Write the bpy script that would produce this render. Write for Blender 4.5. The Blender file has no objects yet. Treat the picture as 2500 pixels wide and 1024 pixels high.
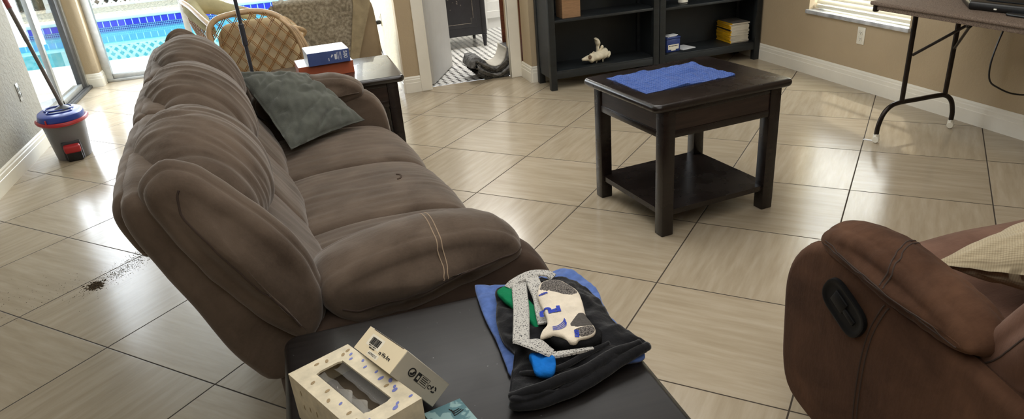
import bpy, bmesh, math, random
from mathutils import Vector, Matrix, noise, Quaternion
random.seed(7)
PI = math.pi
scene = bpy.context.scene
COL = scene.collection

# ------------------------------------------------------------------ helpers
def V(*a): return Vector(a)

def link(o, parent=None):
    COL.objects.link(o)
    if parent is not None: o.parent = parent
    return o

def thing(name, label, cat, loc=(0, 0, 0), rotz=0.0, group=None):
    o = bpy.data.objects.new(name, None)
    o.empty_display_size = 0.05
    link(o)
    o.location = loc
    o.rotation_euler = (0, 0, rotz)
    o['label'] = label
    o['category'] = cat
    if group: o['group'] = group
    return o

def tag(o, label, cat, group=None, kind=None):
    o['label'] = label
    o['category'] = cat
    if group: o['group'] = group
    if kind: o['kind'] = kind
    return o

class G:
    """geometry collector"""
    def __init__(self): self.v = []; self.f = []; self.m = []; self.cur = 0
    def add(self, vs, fs):
        b = len(self.v)
        self.v += [tuple(x) for x in vs]
        for f in fs:
            self.f.append([b + i for i in f]); self.m.append(self.cur)
        return self
    def xf(self, M, start=0):
        for i in range(start, len(self.v)): self.v[i] = tuple(M @ Vector(self.v[i]))
        return self
    def box(self, a, b, bev=0.0, seg=2):
        x0, y0, z0 = a; x1, y1, z1 = b
        bm = bmesh.new()
        bmesh.ops.create_cube(bm, size=1)
        for v in bm.verts:
            v.co = ((x0 + x1) / 2 + v.co.x * (x1 - x0), (y0 + y1) / 2 + v.co.y * (y1 - y0), (z0 + z1) / 2 + v.co.z * (z1 - z0))
        if bev > 0:
            bmesh.ops.bevel(bm, geom=list(bm.edges), offset=bev, segments=seg, profile=0.5, affect='EDGES')
        bm.verts.index_update()
        self.add([v.co.copy() for v in bm.verts], [[v.index for v in f.verts] for f in bm.faces])
        bm.free(); return self
    def tube(self, pts, r, n=8, closed=False, cap=True, flat=None):
        pts = [Vector(p) for p in pts]
        N = len(pts)
        rs = r if isinstance(r, (list, tuple)) else [r] * N
        vs = []; fs = []
        up = None
        for i, p in enumerate(pts):
            if closed: t = pts[(i + 1) % N] - pts[i - 1]
            else: t = pts[min(i + 1, N - 1)] - pts[max(i - 1, 0)]
            if t.length < 1e-9: t = Vector((0, 0, 1))
            t.normalize()
            if up is None:
                up = Vector((0, 0, 1)) if abs(t.z) < .9 else Vector((1, 0, 0))
            a = (up - t * up.dot(t))
            if a.length < 1e-6: a = t.orthogonal()
            a.normalize(); b = t.cross(a); up = a
            for k in range(n):
                an = 2 * PI * k / n
                vs.append(p + a * math.cos(an) * rs[i] * (flat or 1) + b * math.sin(an) * rs[i])
        for i in range(N if closed else N - 1):
            j = (i + 1) % N
            for k in range(n):
                fs.append([i * n + k, i * n + (k + 1) % n, j * n + (k + 1) % n, j * n + k])
        if cap and not closed:
            fs.append(list(range(n))[::-1]); fs.append([(N - 1) * n + k for k in range(n)])
        return self.add(vs, fs)
    def lathe(self, prof, n=24, c=(0, 0), cap=True):
        vs = []; fs = []
        for r, z in prof:
            for k in range(n):
                a = 2 * PI * k / n
                vs.append((c[0] + r * math.cos(a), c[1] + r * math.sin(a), z))
        for i in range(len(prof) - 1):
            for k in range(n):
                fs.append([i * n + k, i * n + (k + 1) % n, (i + 1) * n + (k + 1) % n, (i + 1) * n + k])
        if cap:
            fs.append([k for k in range(n)][::-1]); fs.append([(len(prof) - 1) * n + k for k in range(n)])
        return self.add(vs, fs)
    def prism(self, poly, z0, z1):
        n = len(poly)
        vs = [(x, y, z0) for x, y in poly] + [(x, y, z1) for x, y in poly]
        fs = [list(range(n))[::-1], [n + i for i in range(n)]]
        for i in range(n): fs.append([i, (i + 1) % n, n + (i + 1) % n, n + i])
        return self.add(vs, fs)
    def quad(self, a, b, c, d): return self.add([a, b, c, d], [[0, 1, 2, 3]])

def build(name, g, mat, parent=None, smooth=True, loc=None, rot=None, wn=False):
    me = bpy.data.meshes.new(name)
    me.from_pydata(g.v, [], g.f)
    me.validate()
    mats = mat if isinstance(mat, (list, tuple)) else [mat]
    for m in mats: me.materials.append(m)
    if len(mats) > 1 and len(me.polygons) == len(g.m):
        me.polygons.foreach_set('material_index', g.m)
    bm = bmesh.new(); bm.from_mesh(me)
    bmesh.ops.recalc_face_normals(bm, faces=bm.faces)
    bm.to_mesh(me); bm.free()
    if smooth:
        me.shade_smooth()
        if smooth != 'all':
            try: me.set_sharp_from_angle(angle=math.radians(38))
            except Exception: pass
    o = bpy.data.objects.new(name, me)
    link(o, parent)
    if loc: o.location = loc
    if rot: o.rotation_euler = rot
    return o

def structure(name, g, mat, smooth=False):
    o = build(name, g, mat, None, smooth)
    o['kind'] = 'structure'
    return o

def catmull(pts, n, closed=True):
    """resample through points, arc-length even"""
    P = [Vector(p) for p in pts]; N = len(P); out = []
    segs = N if closed else N - 1
    for i in range(segs):
        if closed: p0, p1, p2, p3 = P[i - 1], P[i], P[(i + 1) % N], P[(i + 2) % N]
        else: p0, p1, p2, p3 = P[max(i - 1, 0)], P[i], P[i + 1], P[min(i + 2, N - 1)]
        for k in range(12):
            t = k / 12
            out.append(0.5 * ((2 * p1) + (-p0 + p2) * t + (2 * p0 - 5 * p1 + 4 * p2 - p3) * t * t + (-p0 + 3 * p1 - 3 * p2 + p3) * t ** 3))
    if closed: out.append(out[0].copy())
    else: out.append(P[-1].copy())
    L = [0]
    for a, b in zip(out, out[1:]): L.append(L[-1] + (b - a).length)
    res = []; j = 0
    cnt = n if closed else n - 1
    for k in range(n):
        d = L[-1] * k / cnt
        while j < len(L) - 2 and L[j + 1] < d: j += 1
        s = (d - L[j]) / max(1e-9, L[j + 1] - L[j])
        res.append(out[j].lerp(out[j + 1], min(max(s, 0), 1)))
    return res

def loft(profile, s0, s1, r, fn, N=56, M=26, E=6, crown=0.0, bulge=0.01, wr=None):
    """puffy cushion: closed 2d profile swept along s, ends rounded by r.  fn(a,b,s)->xyz"""
    P = catmull([(a, b) for a, b in profile], N)
    c = sum((p for p in P), Vector((0, 0))) / N
    area = sum(P[i].x * P[(i + 1) % N].y - P[(i + 1) % N].x * P[i].y for i in range(N))
    sg = 1 if area > 0 else -1
    nor = []
    for i in range(N):
        t = (P[(i + 1) % N] - P[i - 1])
        nn = Vector((t.y, -t.x)) * sg
        nor.append(nn.normalized() if nn.length > 0 else Vector((0, 0)))
    rings = []
    def ring(inset, s): return [(p - n_ * inset, s) for p, n_ in zip(P, nor)]
    full = []
    for k in range(E + 1):
        ph = k / E * PI / 2
        full.append((r * (1 - math.sin(ph)), s0 + r * (1 - math.cos(ph))))
    for k in range(1, M):
        t = k / M
        full.append((-crown * math.sin(PI * t) ** .7, s0 + r + (s1 - s0 - 2 * r) * t))
    for k in range(E, -1, -1):
        ph = k / E * PI / 2
        full.append((r * (1 - math.sin(ph)), s1 - r * (1 - math.cos(ph))))
    vs2 = []
    for inset, s in full:
        vs2.append(ring(inset, s))
    first, last = vs2[0], vs2[-1]
    pre = []; post = []
    for q in (.15, .3, .45, .6, .75, .88):
        pre.append([(c + (p - c) * q, s0 - bulge * (1 - q * q) ** 1.8) for p, _ in first])
        post.append([(c + (p - c) * q, s1 + bulge * (1 - q * q) ** 1.8) for p, _ in last])
    allr = pre + vs2 + post[::-1]
    vs = []; fs = []
    for R_ in allr:
        for p, s in R_: vs.append(fn(p.x, p.y, s))
    K = len(allr)
    for i in range(K - 1):
        for k in range(N):
            fs.append([i * N + k, i * N + (k + 1) % N, (i + 1) * N + (k + 1) % N, (i + 1) * N + k])
    vs.append(fn(c.x, c.y, s0 - bulge)); ia = len(vs) - 1
    vs.append(fn(c.x, c.y, s1 + bulge)); ib = len(vs) - 1
    for k in range(N):
        fs.append([ia, (k + 1) % N, k]); fs.append([ib, (K - 1) * N + k, (K - 1) * N + (k + 1) % N])
    return G().add(vs, fs)

def displace(o, fn):
    me = o.data
    ns = [v.normal.copy() for v in me.vertices]
    for v, n in zip(me.vertices, ns): v.co = v.co + n * fn(v.co)
    me.update()

def puddle(outline, z0, th, N=72, K=9, p=2.2, wr=0.0, ws=30, seed=0, drape=None, under=.35):
    """flat cloth-like lump from a star-shaped outline (world xy)"""
    P = catmull(outline, N)
    c = sum((q for q in P), Vector((0, 0))) / N
    vs = []; fs = []
    def put(q, z):
        if drape: z += drape(q)
        vs.append((q.x, q.y, z))
    ring_ks = [0.0 + (i / K) for i in range(1, K + 1)]
    ring_ks = [1 - (1 - k) ** 1.6 for k in ring_ks]
    put(c, z0 + th)
    for k in ring_ks:
        for q in P:
            w = c + (q - c) * k
            h = th * max(0.0, 1 - k ** (p * 3)) ** (1 / 2.2) * (1 - under) + th * under
            h += wr * noise.noise(Vector((w.x * ws, w.y * ws, seed * 3.1))) * min(1, 1.0 if k < .97 else .4)
            h += wr * .6 * noise.noise(Vector((w.x * ws * 2.3, w.y * ws * 2.3, seed * 5.7 + 2)))
            put(w, z0 + max(h, .0012))
    for q in P: put(q * 1 + (c - q) * .01, z0)
    nr = K + 1
    for k in range(N): fs.append([0, 1 + k, 1 + (k + 1) % N])
    for i in range(nr - 1):
        for k in range(N):
            fs.append([1 + i * N + k, 1 + (i + 1) * N + k, 1 + (i + 1) * N + (k + 1) % N, 1 + i * N + (k + 1) % N])
    fs.append([1 + (nr - 1) * N + k for k in range(N)])
    return G().add(vs, fs)

def ribbon(path, width, th, up=None, n=40, taper=None):
    P = catmull(path, n, False)
    vs = []; fs = []
    for i, p in enumerate(P):
        t = (P[min(i + 1, n - 1)] - P[max(i - 1, 0)]).normalized()
        u = Vector(up) if up is not None else Vector((0, 0, 1))
        side = t.cross(u)
        if side.length < 1e-5: side = t.orthogonal()
        side.normalize(); nn = side.cross(t).normalized()
        w = width * (taper(i / (n - 1)) if taper else 1)
        for a, b in ((-1, -1), (-.9, 1), (0, 1.25), (.9, 1), (1, -1), (0, -1)):
            vs.append(p + side * w / 2 * a + nn * th / 2 * b)
    for i in range(n - 1):
        for k in range(6):
            fs.append([i * 6 + k, i * 6 + (k + 1) % 6, (i + 1) * 6 + (k + 1) % 6, (i + 1) * 6 + k])
    fs.append([0, 1, 2, 3, 4, 5][::-1]); fs.append([(n - 1) * 6 + k for k in range(6)])
    return G().add(vs, fs)

def frame_m(origin, right, up):
    r = Vector(right).normalized(); u = Vector(up); u = (u - r * u.dot(r)).normalized(); n = r.cross(u)
    return Matrix(((r.x, u.x, n.x, origin[0]), (r.y, u.y, n.y, origin[1]), (r.z, u.z, n.z, origin[2]), (0, 0, 0, 1)))

def text_geo(g, body, size, origin, right, up, ext=.0003, sx=1.0, align='LEFT', bold=0.0):
    cu = bpy.data.curves.new('lettering_curve', 'FONT')
    cu.body = body; cu.size = size; cu.extrude = ext; cu.align_x = align; cu.resolution_u = 3
    cu.offset = bold
    o = bpy.data.objects.new('lettering_tmp', cu)
    COL.objects.link(o)
    dg = bpy.context.evaluated_depsgraph_get()
    me = bpy.data.meshes.new_from_object(o.evaluated_get(dg))
    M = frame_m(origin, right, up)
    g.add([M @ Vector((v.co.x * sx, v.co.y, v.co.z)) for v in me.vertices], [list(p.vertices) for p in me.polygons])
    bpy.data.objects.remove(o); bpy.data.curves.remove(cu); bpy.data.meshes.remove(me)
    return g

def flat_poly(g, pts, origin, right, up, h=.0004):
    M = frame_m(origin, right, up)
    n = len(pts)
    vs = [M @ Vector((x, y, 0)) for x, y in pts] + [M @ Vector((x, y, h)) for x, y in pts]
    fs = [[n + i for i in range(n)]] + [[i, (i + 1) % n, n + (i + 1) % n, n + i] for i in range(n)]
    return g.add(vs, fs)

def rect(x0, y0, x1, y1): return [(x0, y0), (x1, y0), (x1, y1), (x0, y1)]
def arc_pts(cx, cy, r, a0, a1, n=16): return [(cx + r * math.cos(a0 + (a1 - a0) * i / n), cy + r * math.sin(a0 + (a1 - a0) * i / n)) for i in range(n + 1)]
def arc_band(cx, cy, r0, r1, a0, a1, n=16): return arc_pts(cx, cy, r1, a0, a1, n) + arc_pts(cx, cy, r0, a1, a0, n)
def band_poly(g, cx, cy, r0, r1, a0, a1, origin, right, up, n=14):
    for i in range(n):
        b0 = a0 + (a1 - a0) * i / n; b1 = a0 + (a1 - a0) * (i + 1) / n
        flat_poly(g, [(cx + r0 * math.cos(b0), cy + r0 * math.sin(b0)), (cx + r1 * math.cos(b0), cy + r1 * math.sin(b0)),
                      (cx + r1 * math.cos(b1), cy + r1 * math.sin(b1)), (cx + r0 * math.cos(b1), cy + r0 * math.sin(b1))], origin, right, up)

from mathutils.bvhtree import BVHTree
def seam(name, obj, pts, r, mat, lift=0.0, n=60, smooth_path=True, parent=None):
    """a stitched line lying on the surface of obj (object space)"""
    bv = BVHTree.FromPolygons([v.co.copy() for v in obj.data.vertices], [tuple(p.vertices) for p in obj.data.polygons])
    P = catmull(pts, n, False) if smooth_path else [Vector(p) for p in pts]
    out = []
    for p in P:
        loc, nor, i, d = bv.find_nearest(p)
        out.append(loc + nor * lift)
    for _ in range(2): out = [out[0]] + [(out[i - 1] + out[i] * 2 + out[i + 1]) / 4 for i in range(1, len(out) - 1)] + [out[-1]]
    return build(name, G().tube(out, r, 6), mat, parent if parent is not None else obj)

# ------------------------------------------------------------------ materials
def srgb(r, g, b):
    f = lambda c: (c / 255 / 12.92) if c / 255 <= .04045 else ((c / 255 + .055) / 1.055) ** 2.4
    return (f(r), f(g), f(b), 1)

class NT:
    def __init__(self, name):
        self.mat = bpy.data.materials.new(name); self.mat.use_nodes = True
        self.t = self.mat.node_tree; self.n = self.t.nodes; self.l = self.t.links
        self.b = self.n['Principled BSDF']; self.out = self.n['Material Output']
    def node(self, typ, **kw):
        nd = self.n.new(typ)
        for k, v in kw.items(): setattr(nd, k, v)
        return nd
    def link(self, a, b): self.l.new(a, b)
    def val(self, inp, v): inp.default_value = v
    def math(self, op, a, b=None, c=None):
        nd = self.node('ShaderNodeMath', operation=op)
        for i, x in enumerate((a, b, c)):
            if x is None: continue
            if hasattr(x, 'links'): self.link(x, nd.inputs[i])
            else: nd.inputs[i].default_value = x
        return nd.outputs[0]
    def mix(self, fac, a, b, typ='MIX'):
        nd = self.node('ShaderNodeMix', data_type='RGBA', blend_type=typ)
        for i, x in ((0, fac), (6, a), (7, b)):
            if hasattr(x, 'links'): self.link(x, nd.inputs[i])
            else: nd.inputs[i].default_value = x
        return nd.outputs[2]
    def coords(self, scale=(1, 1, 1), rot=(0, 0, 0), kind='Object'):
        tc = self.node('ShaderNodeTexCoord'); mp = self.node('ShaderNodeMapping')
        mp.inputs['Scale'].default_value = scale; mp.inputs['Rotation'].default_value = rot
        self.link(tc.outputs[kind], mp.inputs[0]); return mp.outputs[0]
    def noise(self, vec, scale, detail=4, rough=.55, dist=0):
        nd = self.node('ShaderNodeTexNoise')
        self.link(vec, nd.inputs['Vector'])
        nd.inputs['Scale'].default_value = scale; nd.inputs['Detail'].default_value = detail
        nd.inputs['Roughness'].default_value = rough; nd.inputs['Distortion'].default_value = dist
        return nd.outputs['Fac']
    def ramp(self, fac, stops):
        nd = self.node('ShaderNodeValToRGB'); cr = nd.color_ramp
        while len(cr.elements) < len(stops): cr.elements.new(.5)
        for e, (p, c) in zip(cr.elements, stops): e.position = p; e.color = c if len(c) == 4 else (*c, 1)
        self.link(fac, nd.inputs[0]); return nd.outputs[0]
    def bump(self, height, strength=.3, dist=.01):
        nd = self.node('ShaderNodeBump'); nd.inputs['Strength'].default_value = strength; nd.inputs['Distance'].default_value = dist
        self.link(height, nd.inputs['Height']); self.link(nd.outputs[0], self.b.inputs['Normal']); return nd
    def base(self, c):
        if hasattr(c, 'links'): self.link(c, self.b.inputs['Base Color'])
        else: self.b.inputs['Base Color'].default_value = c

def simple(name, col, rough=.5, metal=0, spec=.5, var=.12, vscale=8, bump=0, bscale=60, sheen=0, coat=0, stretch=(1, 1, 1), bdist=.004):
    m = NT(name)
    vec = m.coords(stretch)
    f = m.noise(vec, vscale, 5)
    d = tuple(c * (1 - var * 1.6) for c in col[:3]) + (1,); l = tuple(min(1, c * (1 + var)) for c in col[:3]) + (1,)
    m.base(m.ramp(f, [(.3, d), (.7, l)]))
    m.b.inputs['Roughness'].default_value = rough; m.b.inputs['Metallic'].default_value = metal
    m.b.inputs['Specular IOR Level'].default_value = spec
    if sheen: m.b.inputs['Sheen Weight'].default_value = sheen; m.b.inputs['Sheen Roughness'].default_value = .45
    if coat: m.b.inputs['Coat Weight'].default_value = coat; m.b.inputs['Coat Roughness'].default_value = .15
    if bump: m.bump(m.noise(vec, bscale, 4), bump, bdist)
    return m.mat

def suede(name, dark, light, sheen=.35):
    m = NT(name)
    vec = m.coords()
    big = m.noise(vec, 5, 5, .6, .6); fine = m.noise(vec, 160, 3); mid = m.noise(m.coords((6, 30, 6)), 2.2, 5, .65)
    c1 = m.ramp(big, [(.32, dark), (.70, light)])
    c2 = m.mix(m.math('MULTIPLY', mid, .45), c1, tuple(x * .55 for x in dark[:3]) + (1,))
    c3 = m.mix(m.math('MULTIPLY', fine, .30), c2, light)
    m.base(c3)
    m.b.inputs['Roughness'].default_value = .92; m.b.inputs['Specular IOR Level'].default_value = .12
    m.b.inputs['Sheen Weight'].default_value = sheen; m.b.inputs['Sheen Roughness'].default_value = .4
    m.b.inputs['Sheen Tint'].default_value = (.85, .8, .75, 1)
    m.bump(m.math('ADD', m.math('MULTIPLY', fine, .35), mid), .25, .004)
    return m.mat

def darkwood(name, dark, light, rough=.28, axis=(2, 30, 30), wear=.0):
    m = NT(name)
    vec = m.coords(axis)
    g = m.noise(vec, 2.0, 6, .65, .4)
    c = m.ramp(g, [(.3, dark), (.75, light)])
    if wear:
        sc = m.noise(m.coords((1, 1, 1)), 95, 2, .5)
        spot = m.ramp(sc, [(.74, (0, 0, 0, 1)), (.80, (1, 1, 1, 1))])
        c = m.mix(m.math('MULTIPLY', spot, wear), c, (.32, .32, .32, 1))
    m.base(c)
    m.b.inputs['Roughness'].default_value = rough
    big = m.noise(m.coords(), 7, 4)
    m.link(m.math('MULTIPLY_ADD', big, .22, rough - .08), m.b.inputs['Roughness'])
    m.bump(g, .03, .001)
    return m.mat

def emissive(name, col, strength):
    m = NT(name)
    m.base(col); m.b.inputs['Emission Color'].default_value = col; m.b.inputs['Emission Strength'].default_value = strength
    return m.mat
CAM_R =  [[0.9533585, -0.2918207, -0.0771244], [-0.1956726, -0.4029623, -0.8940546], [0.2298255, 0.8674457, -0.4412688]]
# ---- floor tile material: 0.6 m tiles laid on the diagonal
S_T = 0.6; X0 = -1.97497; Y0 = -6.59466; R2 = math.sqrt(.5)
def floor_material():
    m = NT('polished_porcelain_tile')
    tc = m.node('ShaderNodeTexCoord'); sp = m.node('ShaderNodeSeparateXYZ'); m.link(tc.outputs['Object'], sp.inputs[0])
    X = m.math('MULTIPLY_ADD', sp.outputs[0], 1 / S_T, X0); Y = m.math('MULTIPLY_ADD', sp.outputs[1], 1 / S_T, Y0)
    tx = m.math('MULTIPLY', m.math('SUBTRACT', X, Y), R2)
    ty = m.math('MULTIPLY', m.math('ADD', X, Y), -R2)
    fx = m.math('FLOOR', tx); fy = m.math('FLOOR', ty)
    ax = m.math('ABSOLUTE', m.math('SUBTRACT', m.math('SUBTRACT', tx, fx), .5))
    ay = m.math('ABSOLUTE', m.math('SUBTRACT', m.math('SUBTRACT', ty, fy), .5))
    edge = m.math('MAXIMUM', ax, ay)
    gr = m.node('ShaderNodeMapRange'); m.link(edge, gr.inputs[0]); gr.inputs[1].default_value = .4945; gr.inputs[2].default_value = .4962
    grout = gr.outputs[0]
    # per-tile random + alternating grain
    cb = m.node('ShaderNodeCombineXYZ'); m.link(fx, cb.inputs[0]); m.link(fy, cb.inputs[1])
    wn = m.node('ShaderNodeTexWhiteNoise', noise_dimensions='2D'); m.link(cb.outputs[0], wn.inputs[0])
    par = m.math('GREATER_THAN', m.math('MODULO', m.math('ABSOLUTE', m.math('ADD', fx, fy)), 2), .5)
    def grain(a, b):
        c = m.node('ShaderNodeCombineXYZ')
        m.link(m.math('MULTIPLY_ADD', a, 1.3, m.math('MULTIPLY', wn.outputs[0], 37)), c.inputs[0])
        m.link(m.math('MULTIPLY_ADD', b, 11, m.math('MULTIPLY', wn.outputs[0], 91)), c.inputs[1])
        m.link(wn.outputs[0], c.inputs[2])
        return m.noise(c.outputs[0], 1.6, 7, .60, .12)
    g = m.node('ShaderNodeMix', data_type='FLOAT'); m.link(par, g.inputs[0]); m.link(grain(tx, ty), g.inputs[2]); m.link(grain(ty, tx), g.inputs[3])
    col = m.ramp(g.outputs[0], [(.22, srgb(157, 142, 118)), (.5, srgb(172, 158, 135)), (.78, srgb(185, 172, 151))])
    tint = m.math('MULTIPLY_ADD', wn.outputs[0], .10, .93)
    tc2 = m.node('ShaderNodeCombineColor'); [m.link(tint, tc2.inputs[i]) for i in range(3)]
    col = m.mix(1.0, col, tc2.outputs[0], 'MULTIPLY')
    m.base(m.mix(grout, col, srgb(62, 52, 40)))
    rr = m.noise(m.coords(), 3, 3)
    rough = m.math('MULTIPLY_ADD', rr, .05, .17)
    rmix = m.node('ShaderNodeMix', data_type='FLOAT'); m.link(grout, rmix.inputs[0]); m.link(rough, rmix.inputs[2]); rmix.inputs[3].default_value = .9
    m.link(rmix.outputs[0], m.b.inputs['Roughness'])
    m.b.inputs['Specular IOR Level'].default_value = .5
    m.bump(m.math('SUBTRACT', 1.0, grout), .5, .002)
    return m.mat

def plaster(name, c, bscale=45, strength=.35):
    m = NT(name)
    vec = m.coords()
    n1 = m.noise(vec, bscale, 4, .6)
    m.base(m.ramp(m.noise(vec, 3, 3), [(.3, tuple(x * .94 for x in c[:3]) + (1,)), (.7, c)]))
    m.b.inputs['Roughness'].default_value = .85; m.b.inputs['Specular IOR Level'].default_value = .25
    m.bump(m.ramp(n1, [(.42, (0, 0, 0, 1)), (.6, (1, 1, 1, 1))]), strength, .004)
    return m.mat

def bath_tile():
    m = NT('white_mosaic_with_black_dots')
    tc = m.node('ShaderNodeTexCoord'); sp = m.node('ShaderNodeSeparateXYZ'); m.link(tc.outputs['Object'], sp.inputs[0])
    k = 1 / .062
    u = m.math('MULTIPLY', sp.outputs[0], k); v = m.math('MULTIPLY', sp.outputs[1], k)
    du = m.math('ABSOLUTE', m.math('SUBTRACT', m.math('FRACT', u), .5)); dv = m.math('ABSOLUTE', m.math('SUBTRACT', m.math('FRACT', v), .5))
    dot = m.math('LESS_THAN', m.math('ADD', du, dv), .36)
    line = m.math('LESS_THAN', m.math('MINIMUM', du, dv), .035)
    c = m.mix(line, (.80, .80, .78, 1), (.33, .33, .32, 1))
    m.base(m.mix(dot, c, (.015, .015, .018, 1)))
    m.b.inputs['Roughness'].default_value = .3
    return m.mat

def pool_tile(name, c1, c2, px, pz):
    m = NT(name)
    tc = m.node('ShaderNodeTexCoord'); sp = m.node('ShaderNodeSeparateXYZ'); m.link(tc.outputs['Object'], sp.inputs[0])
    u = m.math('MULTIPLY', sp.outputs[0], 1 / px)
    fu = m.math('FRACT', u)
    line = m.math('GREATER_THAN', m.math('ABSOLUTE', m.math('SUBTRACT', fu, .5)), .44)
    wn = m.node('ShaderNodeTexWhiteNoise', noise_dimensions='1D'); m.link(m.math('FLOOR', u), wn.inputs['W'])
    c = m.mix(wn.outputs[0], c1, c2)
    m.base(m.mix(line, c, (.75, .85, .9, 1)))
    m.b.inputs['Roughness'].default_value = .25
    return m.mat

def mosaic_tile():
    m = NT('dark_blue_mosaic')
    vec = m.coords((1, 1, 1), (0, PI / 4, 0))
    br = m.node('ShaderNodeTexChecker'); m.link(vec, br.inputs['Vector']); br.inputs['Scale'].default_value = 52
    br.inputs[1].default_value = srgb(30, 50, 140); br.inputs[2].default_value = srgb(130, 180, 225)
    m.base(br.outputs[0]); m.b.inputs['Roughness'].default_value = .3
    return m.mat

def water_material():
    m = NT('pool_water')
    m.base(srgb(92, 190, 196)); m.b.inputs['Roughness'].default_value = .01; m.b.inputs['IOR'].default_value = 2.6
    m.b.inputs['Specular IOR Level'].default_value = .8
    m.bump(m.noise(m.coords((1, 2.2, 1)), 5, 2), .008, .02)
    return m.mat

def glass_material():
    m = NT('window_glass')
    tr = m.node('ShaderNodeBsdfTransparent'); tr.inputs[0].default_value = (.97, .985, .98, 1)
    gl = m.node('ShaderNodeBsdfGlossy'); gl.inputs['Roughness'].default_value = .02
    fr = m.node('ShaderNodeFresnel'); fr.inputs['IOR'].default_value = 1.3
    mx = m.node('ShaderNodeMixShader'); m.link(m.math('MULTIPLY', fr.outputs[0], .3), mx.inputs[0]); m.link(tr.outputs[0], mx.inputs[1]); m.link(gl.outputs[0], mx.inputs[2])
    m.link(mx.outputs[0], m.out.inputs['Surface'])
    vec = m.coords(); _ = m.noise(vec, 4)
    return m.mat

def speckle(name, base, spk, scale=90, th=.62):
    m = NT(name)
    vo = m.node('ShaderNodeTexNoise'); m.link(m.coords(), vo.inputs['Vector']); vo.inputs['Scale'].default_value = scale; vo.inputs['Detail'].default_value = 3
    f = m.ramp(vo.outputs['Fac'], [(th - .02, (0, 0, 0, 1)), (th + .02, (1, 1, 1, 1))])
    m.base(m.mix(f, base, spk)); m.b.inputs['Roughness'].default_value = .9
    m.b.inputs['Specular IOR Level'].default_value = .2
    m.bump(m.noise(m.coords(), 400, 2), .3, .001)
    return m.mat

def weave(name, c1, c2, sx, sy, rough=.9, bump=.4):
    m = NT(name)
    tc = m.node('ShaderNodeTexCoord'); sp = m.node('ShaderNodeSeparateXYZ'); m.link(tc.outputs['Object'], sp.inputs[0])
    a = m.math('SINE', m.math('MULTIPLY', sp.outputs[0], sx)); b = m.math('SINE', m.math('MULTIPLY', sp.outputs[1], sy))
    h = m.math('MULTIPLY_ADD', m.math('MULTIPLY', a, b), .5, .5)
    n = m.noise(m.coords(), 14, 4)
    m.base(m.mix(m.math('MULTIPLY_ADD', h, .5, m.math('MULTIPLY', n, .4)), c1, c2))
    m.b.inputs['Roughness'].default_value = rough; m.b.inputs['Specular IOR Level'].default_value = .2
    m.b.inputs['Sheen Weight'].default_value = .15
    m.bump(h, bump, .0015)
    return m.mat

def throw_material():
    m = NT('floral_tapestry_throw')
    vo = m.node('ShaderNodeTexVoronoi', feature='F1'); m.link(m.coords((1, .4, 1)), vo.inputs['Vector']); vo.inputs['Scale'].default_value = 9
    w = m.math('SINE', m.math('MULTIPLY', vo.outputs['Distance'], 30))
    n = m.noise(m.coords(), 55, 4, .7)
    f = m.math('MULTIPLY_ADD', w, .07, n)
    m.base(m.ramp(f, [(.30, srgb(112, 103, 88)), (.5, srgb(142, 132, 114)), (.72, srgb(172, 163, 144))]))
    m.b.inputs['Roughness'].default_value = .95; m.b.inputs['Specular IOR Level'].default_value = .1
    m.bump(n, .5, .003)
    return m.mat

M = {}
M['floor'] = floor_material()
M['tan'] = plaster('tan_wall_paint', srgb(186, 168, 140), 60, .22)
M['tan_light'] = plaster('light_tan_knockdown_plaster', srgb(206, 196, 172), 26, .55)
M['grey_wall'] = plaster('grey_knockdown_plaster', srgb(172, 170, 162), 34, .55)
M['ceiling'] = plaster('white_ceiling_paint', srgb(228, 226, 218), 40, .3)
M['trim'] = simple('cream_trim_paint', srgb(240, 236, 224), .4, var=.05, vscale=3, bump=.05, bscale=30)
M['white_door'] = simple('white_door_paint', srgb(196, 196, 194), .45, var=.03)
M['marble'] = simple('grey_marble_sill', srgb(190, 192, 195), .25, var=.22, vscale=14)
M['blind'] = simple('cream_blind_slat', srgb(232, 226, 206), .5, var=.04)
M['alu'] = simple('anodised_aluminium', srgb(172, 172, 168), .4, metal=.6, var=.08, vscale=20)
M['alu_dark'] = simple('dark_aluminium_track', srgb(88, 88, 88), .5, metal=.5, var=.1)
M['glass'] = glass_material()
M['concrete'] = simple('pale_pool_deck', srgb(236, 230, 220), .85, var=.06, vscale=3, bump=.2, bscale=80)
M['coping'] = simple('white_coping', srgb(240, 238, 230), .7, var=.04)
M['blue_tile'] = pool_tile('cobalt_pool_tile', srgb(44, 44, 200), srgb(76, 74, 226), .105, .08)
M['mosaic'] = mosaic_tile()
M['water'] = water_material()
M['lattice'] = simple('white_lattice', srgb(240, 238, 228), .6, var=.04)
M['bed'] = simple('planter_soil_and_leaves', srgb(214, 200, 170), .95, var=.5, vscale=26, bump=.6, bscale=30)
M['hedge'] = simple('olive_foliage', srgb(84, 86, 54), .9, var=.5, vscale=9, bump=.6)  # dull olive leaf colour
M['yard'] = simple('brown_mulch', srgb(120, 104, 80), .95, var=.4, vscale=12)  # dark brown soil colour
M['neighbour'] = simple('beige_block_wall', srgb(150, 138, 112), .9, var=.2, vscale=4)
M['bathfloor'] = bath_tile()
M['bathtile'] = simple('white_wall_tile', srgb(225, 225, 222), .25, var=.03)
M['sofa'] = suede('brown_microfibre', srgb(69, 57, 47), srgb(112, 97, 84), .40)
M['sofa_dark'] = suede('brown_microfibre_shade_and_wear', srgb(62, 50, 42), srgb(86, 71, 61), .12)  # darker microfibre: side shade put into the colour, also the worn mark
M['recliner'] = suede('cocoa_microsuede', srgb(60, 41, 31), srgb(101, 72, 54), .05)
M['recliner_seat'] = suede('paler_cocoa_microsuede', srgb(92, 65, 52), srgb(126, 95, 79), .12)  # paler tone for the seat and side wings
M['stitch'] = simple('thread', srgb(60, 46, 38), .9, var=.1)
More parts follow.
